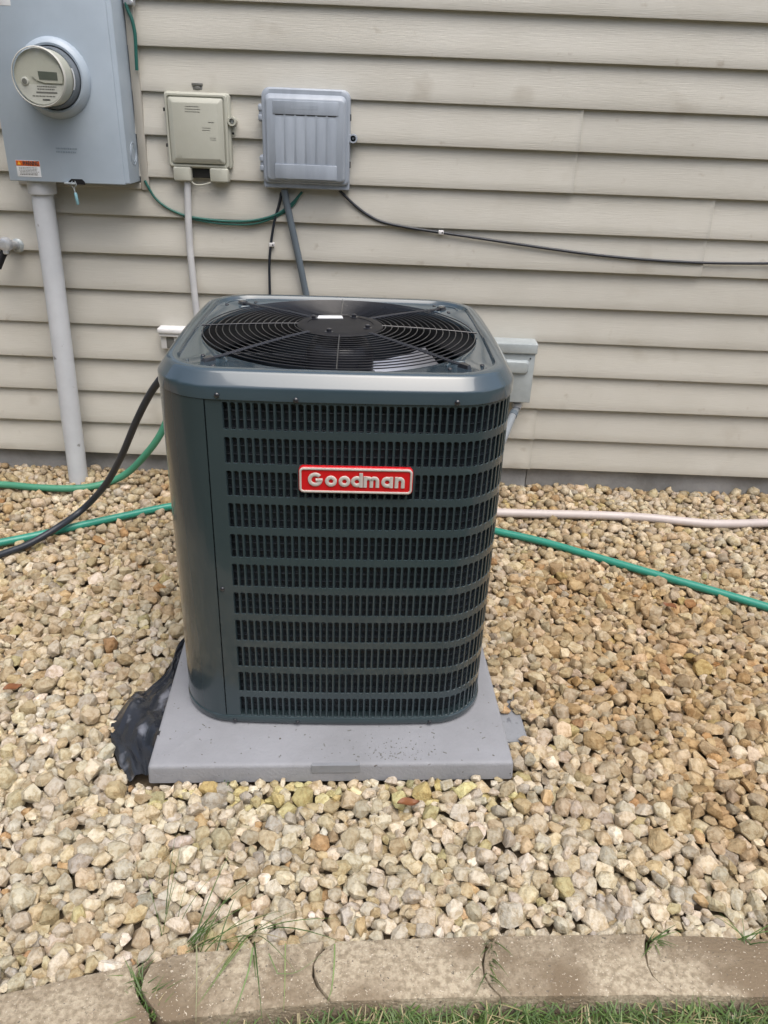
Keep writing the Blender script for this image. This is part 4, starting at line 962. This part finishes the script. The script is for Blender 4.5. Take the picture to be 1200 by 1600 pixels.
def grass_cols(n, straw=.14):
    g1 = np.array([.05, .105, .022]); g2 = np.array([.12, .19, .045]); s_ = np.array([.40, .34, .18]); t = rng.random((n, 1)); c = g1*(1-t)+g2*t
    m_ = rng.random(n) < straw; c[m_] = s_*rng.uniform(.7, 1.1, (m_.sum(), 1)); return c
FE = [gp(q) for q in [(-500, 1800), (-180, 1716), (236, 1612), (517, 1568), (784, 1559), (1068, 1556), (1326, 1560), (1700, 1575)]]
tv = [(x, y-.010, -.022) for x, y in FE]; tv += [(3, .9, -.022), (3, -2, -.022), (-3, -2, -.022), (-3, .2, -.022)]
me = bpy.data.meshes.new('turf'); me.from_pydata(tv, [], [tuple(range(len(tv)))]); link('turf', me, M['lawn'], angle=None, kind='structure')
NB = 19000
fx_ = np.interp(np.linspace(-1.3, 1.6, 200), [p[0] for p in [gp(q) for q in [(-180, 1716), (236, 1612), (517, 1568), (784, 1559), (1068, 1556), (1326, 1560), (1700, 1575)]]],
                [p[1] for p in [gp(q) for q in [(-180, 1716), (236, 1612), (517, 1568), (784, 1559), (1068, 1556), (1326, 1560), (1700, 1575)]]])
rx = rng.uniform(-1.3, 1.6, NB); fy = np.interp(rx, np.linspace(-1.3, 1.6, 200), fx_); ry = fy-.012-np.abs(rng.normal(0, 1, NB))**1.0*.16
clump = .5+.5*np.sin(rx*23+3*np.sin(ry*31))*np.sin(ry*41+rx*9)
sel = rng.random(NB) < .45+.55*clump; rx, ry = rx[sel], ry[sel]; n = len(rx)
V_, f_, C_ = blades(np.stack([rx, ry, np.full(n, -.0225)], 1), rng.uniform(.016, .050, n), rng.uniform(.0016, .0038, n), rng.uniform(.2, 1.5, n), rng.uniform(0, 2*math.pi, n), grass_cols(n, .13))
me = colour_mesh('grass', V_, f_, C_); me.materials.append(M['grass']); o = bpy.data.objects.new('grass', me); COL.objects.link(o); o['kind'] = 'stuff'; o['label'] = 'short green lawn grass along the edging'
def tuft(px, py, n, Lr, lean, dirr, label, cat='weed', width=(.0016, .0032), spread=.012, z=0., straw=.05, name='grass_tuft', droop=1., elong=None):
    p = on_ground(px, py, z); R0 = np.repeat(p[None], n, 0)
    if elong is not None:
        q = on_ground(*elong, z); t = rng.random((n, 1)); R0 = R0*(1-t)+q[None]*t
    R0 = R0+np.concatenate([rng.normal(0, spread, (n, 2)), np.zeros((n, 1))], 1)
    V_, f_, C_ = blades(R0, rng.uniform(*Lr, n), rng.uniform(*width, n), rng.uniform(*lean, n), rng.uniform(*dirr, n), grass_cols(n, straw), 5, droop)
    me = colour_mesh(name, V_-p, f_, C_); me.materials.append(M['grass']); o = bpy.data.objects.new(name, me); COL.objects.link(o); o.location = p
    o['label'] = label; o['category'] = cat; o['group'] = 'weeds in the gravel and edging'; return o
BIG = tuft(310, 1476, 18, (.03, .12), (.3, 1.4), (.1, 1.35), 'big grass tuft growing between the gravel and the brown stained edging block', z=.004)
tuft(398, 1462, 15, (.04, .12), (.5, 1.6), (-2.6, .6), 'smaller grass tuft right of the big one, behind the stained edging block', z=.006)
tuft(212, 1528, 75, (.012, .04), (.2, 1.6), (0, 6.28), 'dense strip of grass filling the leftmost joint of the edging', z=.002, spread=.006, elong=(238, 1592))
tuft(764, 1470, 26, (.03, .065), (.2, 1.2), (-2.4, -.8), 'grass growing out of the middle joint of the edging', z=.004, spread=.004, elong=(760, 1545))
tuft(1017, 1472, 16, (.02, .045), (.2, 1.2), (-2.4, 1.2), 'few blades growing at the top of the right-hand edging joint', z=.004, spread=.005)
tuft(1160, 1470, 7, (.03, .07), (.8, 1.5), (-.3, 2.6), 'few pale blades lying at the gravel edge on the far right', z=.012, spread=.01)
tuft(268, 1440, 6, (.09, .17), (.3, .7), (.6, 2.2), 'thin sparse weed standing in the gravel above the big tuft', z=.0, spread=.012, width=(.0012, .002))
tuft(345, 1236, 7, (.015, .03), (.3, 1.2), (0, 6.28), 'tiny green sprout at the foot of the pad front', z=.0, spread=.012)
# long blades bent down over the stained block: arcs of their own
def over(pts, w_, col, label):
    P = [np.array(on_ground(x, y, EZ+h_)) for x, y, h_ in pts]; P = smooth_path(P, 5); n = len(P); v, f, c = [], [], []
    for i, p in enumerate(P):
        t_ = P[min(i+1, n-1)]-P[max(i-1, 0)]; s_ = np.array([-t_[1], t_[0], 0]); s_ /= np.linalg.norm(s_)+1e-9; ww = w_*(1-.8*(i/(n-1))**2)
        v += [p-s_*ww/2, p+s_*ww/2]; c += [np.array(col)]*2
    f = [(2*i, 2*i+1, 2*i+3, 2*i+2) for i in range(n-1)]; p0 = np.array(v[0])
    me = colour_mesh('grass_blade', np.array(v)-p0, np.array(f), np.array(c)); me.materials.append(M['grass']); o = bpy.data.objects.new('blade', me); COL.objects.link(o); o.parent = BIG; o.location = p0-np.array(BIG.location); o['label'] = label
over([(307, 1475, .01), (307.5, 1500, .012), (307, 1550, .006), (306, 1598, .004)], .0026, (.30, .31, .17), 'straight pale blade hanging down over the left of the stained block')
over([(380, 1474, .02), (360, 1500, .014), (330, 1540, .006), (308, 1572, .003)], .0032, (.20, .27, .09), 'long green blade slanting down to the left across the stained block')
over([(395, 1480, .02), (390, 1510, .016), (378, 1550, .008), (365, 1585, .004)], .0034, (.16, .25, .08), 'broad blade hanging near the middle of the stained block')
over([(446, 1474, .012), (445.5, 1500, .010), (445, 1540, .004), (443, 1580, .003)], .0026, (.24, .30, .11), 'upright thin blade lying on the right of the stained block')
over([(420, 1490, .012), (432, 1517, .014), (436, 1521, .012), (465, 1518, .01), (505, 1490, .012)], .0022, (.16, .23, .08), 'blade bent at a sharp elbow on the stained block')
over([(523, 1475, .014), (522, 1510, .010), (518, 1545, .004), (512, 1565, .004)], .0028, (.18, .27, .08), 'blade hanging over the joint beside the middle block')
# leaves
def leaf(px, py, z, L_, W_, ang, mat, label, name='dead_leaf', cat='leaf'):
    p = on_ground(px, py, z); b = MB(); c, s = math.cos(ang), math.sin(ang); n = 9; up_, lo_ = [], []
    for i in range(n):
        t = i/(n-1); w_ = W_*math.sin(math.pi*min(t*1.02, 1))**.8+.0006
        for sd_ in (-1, 0, 1):
            x, y = (t-.5)*L_, sd_*w_; zz = .004*abs(sd_)+.003*math.sin(t*6)
            b.v.append((p[0]+x*c-y*s, p[1]+x*s+y*c, z+zz+.004))
    for i in range(n-1):
        for j in range(2): b.f.append((i*3+j, i*3+j+1, i*3+j+4, i*3+j+3))
    k = len(b.v); b.v += [(x, y, zz-.0006) for x, y, zz in b.v]; b.f += [tuple(k+q for q in f)[::-1] for f in b.f]
    o = b.build(name, mat, None, tuple(p), loc=tuple(p), label=label, category=cat); return o
leaf(638, 1256, .022, .055, .012, .15, M['leaf'], 'curled reddish brown leaf on the gravel in front of the pad')
leaf(1046, 948, .022, .05, .014, 2.4, M['leaf'], 'orange brown leaf on the gravel below the green hose, right side')
leaf(20, 1076, .022, .05, .014, .5, M['leaf'], 'brown leaf on the gravel at the left photo edge')
sd0 = on_ground(1080, 1578, -.03); clv = thing('clover_seedling', 'pale green broad-leaved seedling in the lawn at the lower right', 'seedling', tuple(sd0))
for dx, dy, a in ((.004, .008, .6), (-.004, -.004, 2.2), (.006, -.008, -.9)):
    b = MB(); c, s = math.cos(a), math.sin(a); ring = [(dx+c*.009*math.cos(q)-s*.006*math.sin(q), dy+s*.009*math.cos(q)+c*.006*math.sin(q)) for q in np.linspace(0, 2*math.pi, 12, endpoint=False)]
    b.loft([[(x, y, .012+.2*x) for x, y in ring], [(x, y, .0128+.2*x) for x, y in ring]]); b.build('leaf', M['leafgreen'], clv)
b = MB(); b.tube([(0, 0, -.045), (.001, .001, .012)], .0012, 6); b.build('stem', M['leafgreen'], clv)
sp = on_ground(1143, 1592, -.03)
F3 = PROTO3[5][1]; v = (PROTO3[5][0]*np.array([.015, .012, .014])); me = colour_mesh('stone', v, F3, np.repeat(np.array([[.55, .50, .46]]), len(v), 0)); me.materials.append(M['stone'])
o = link('pebble', me, M['stone'], None, tuple(sp), 26, label='single pale pebble lying in the lawn at the lower right', category='stone')
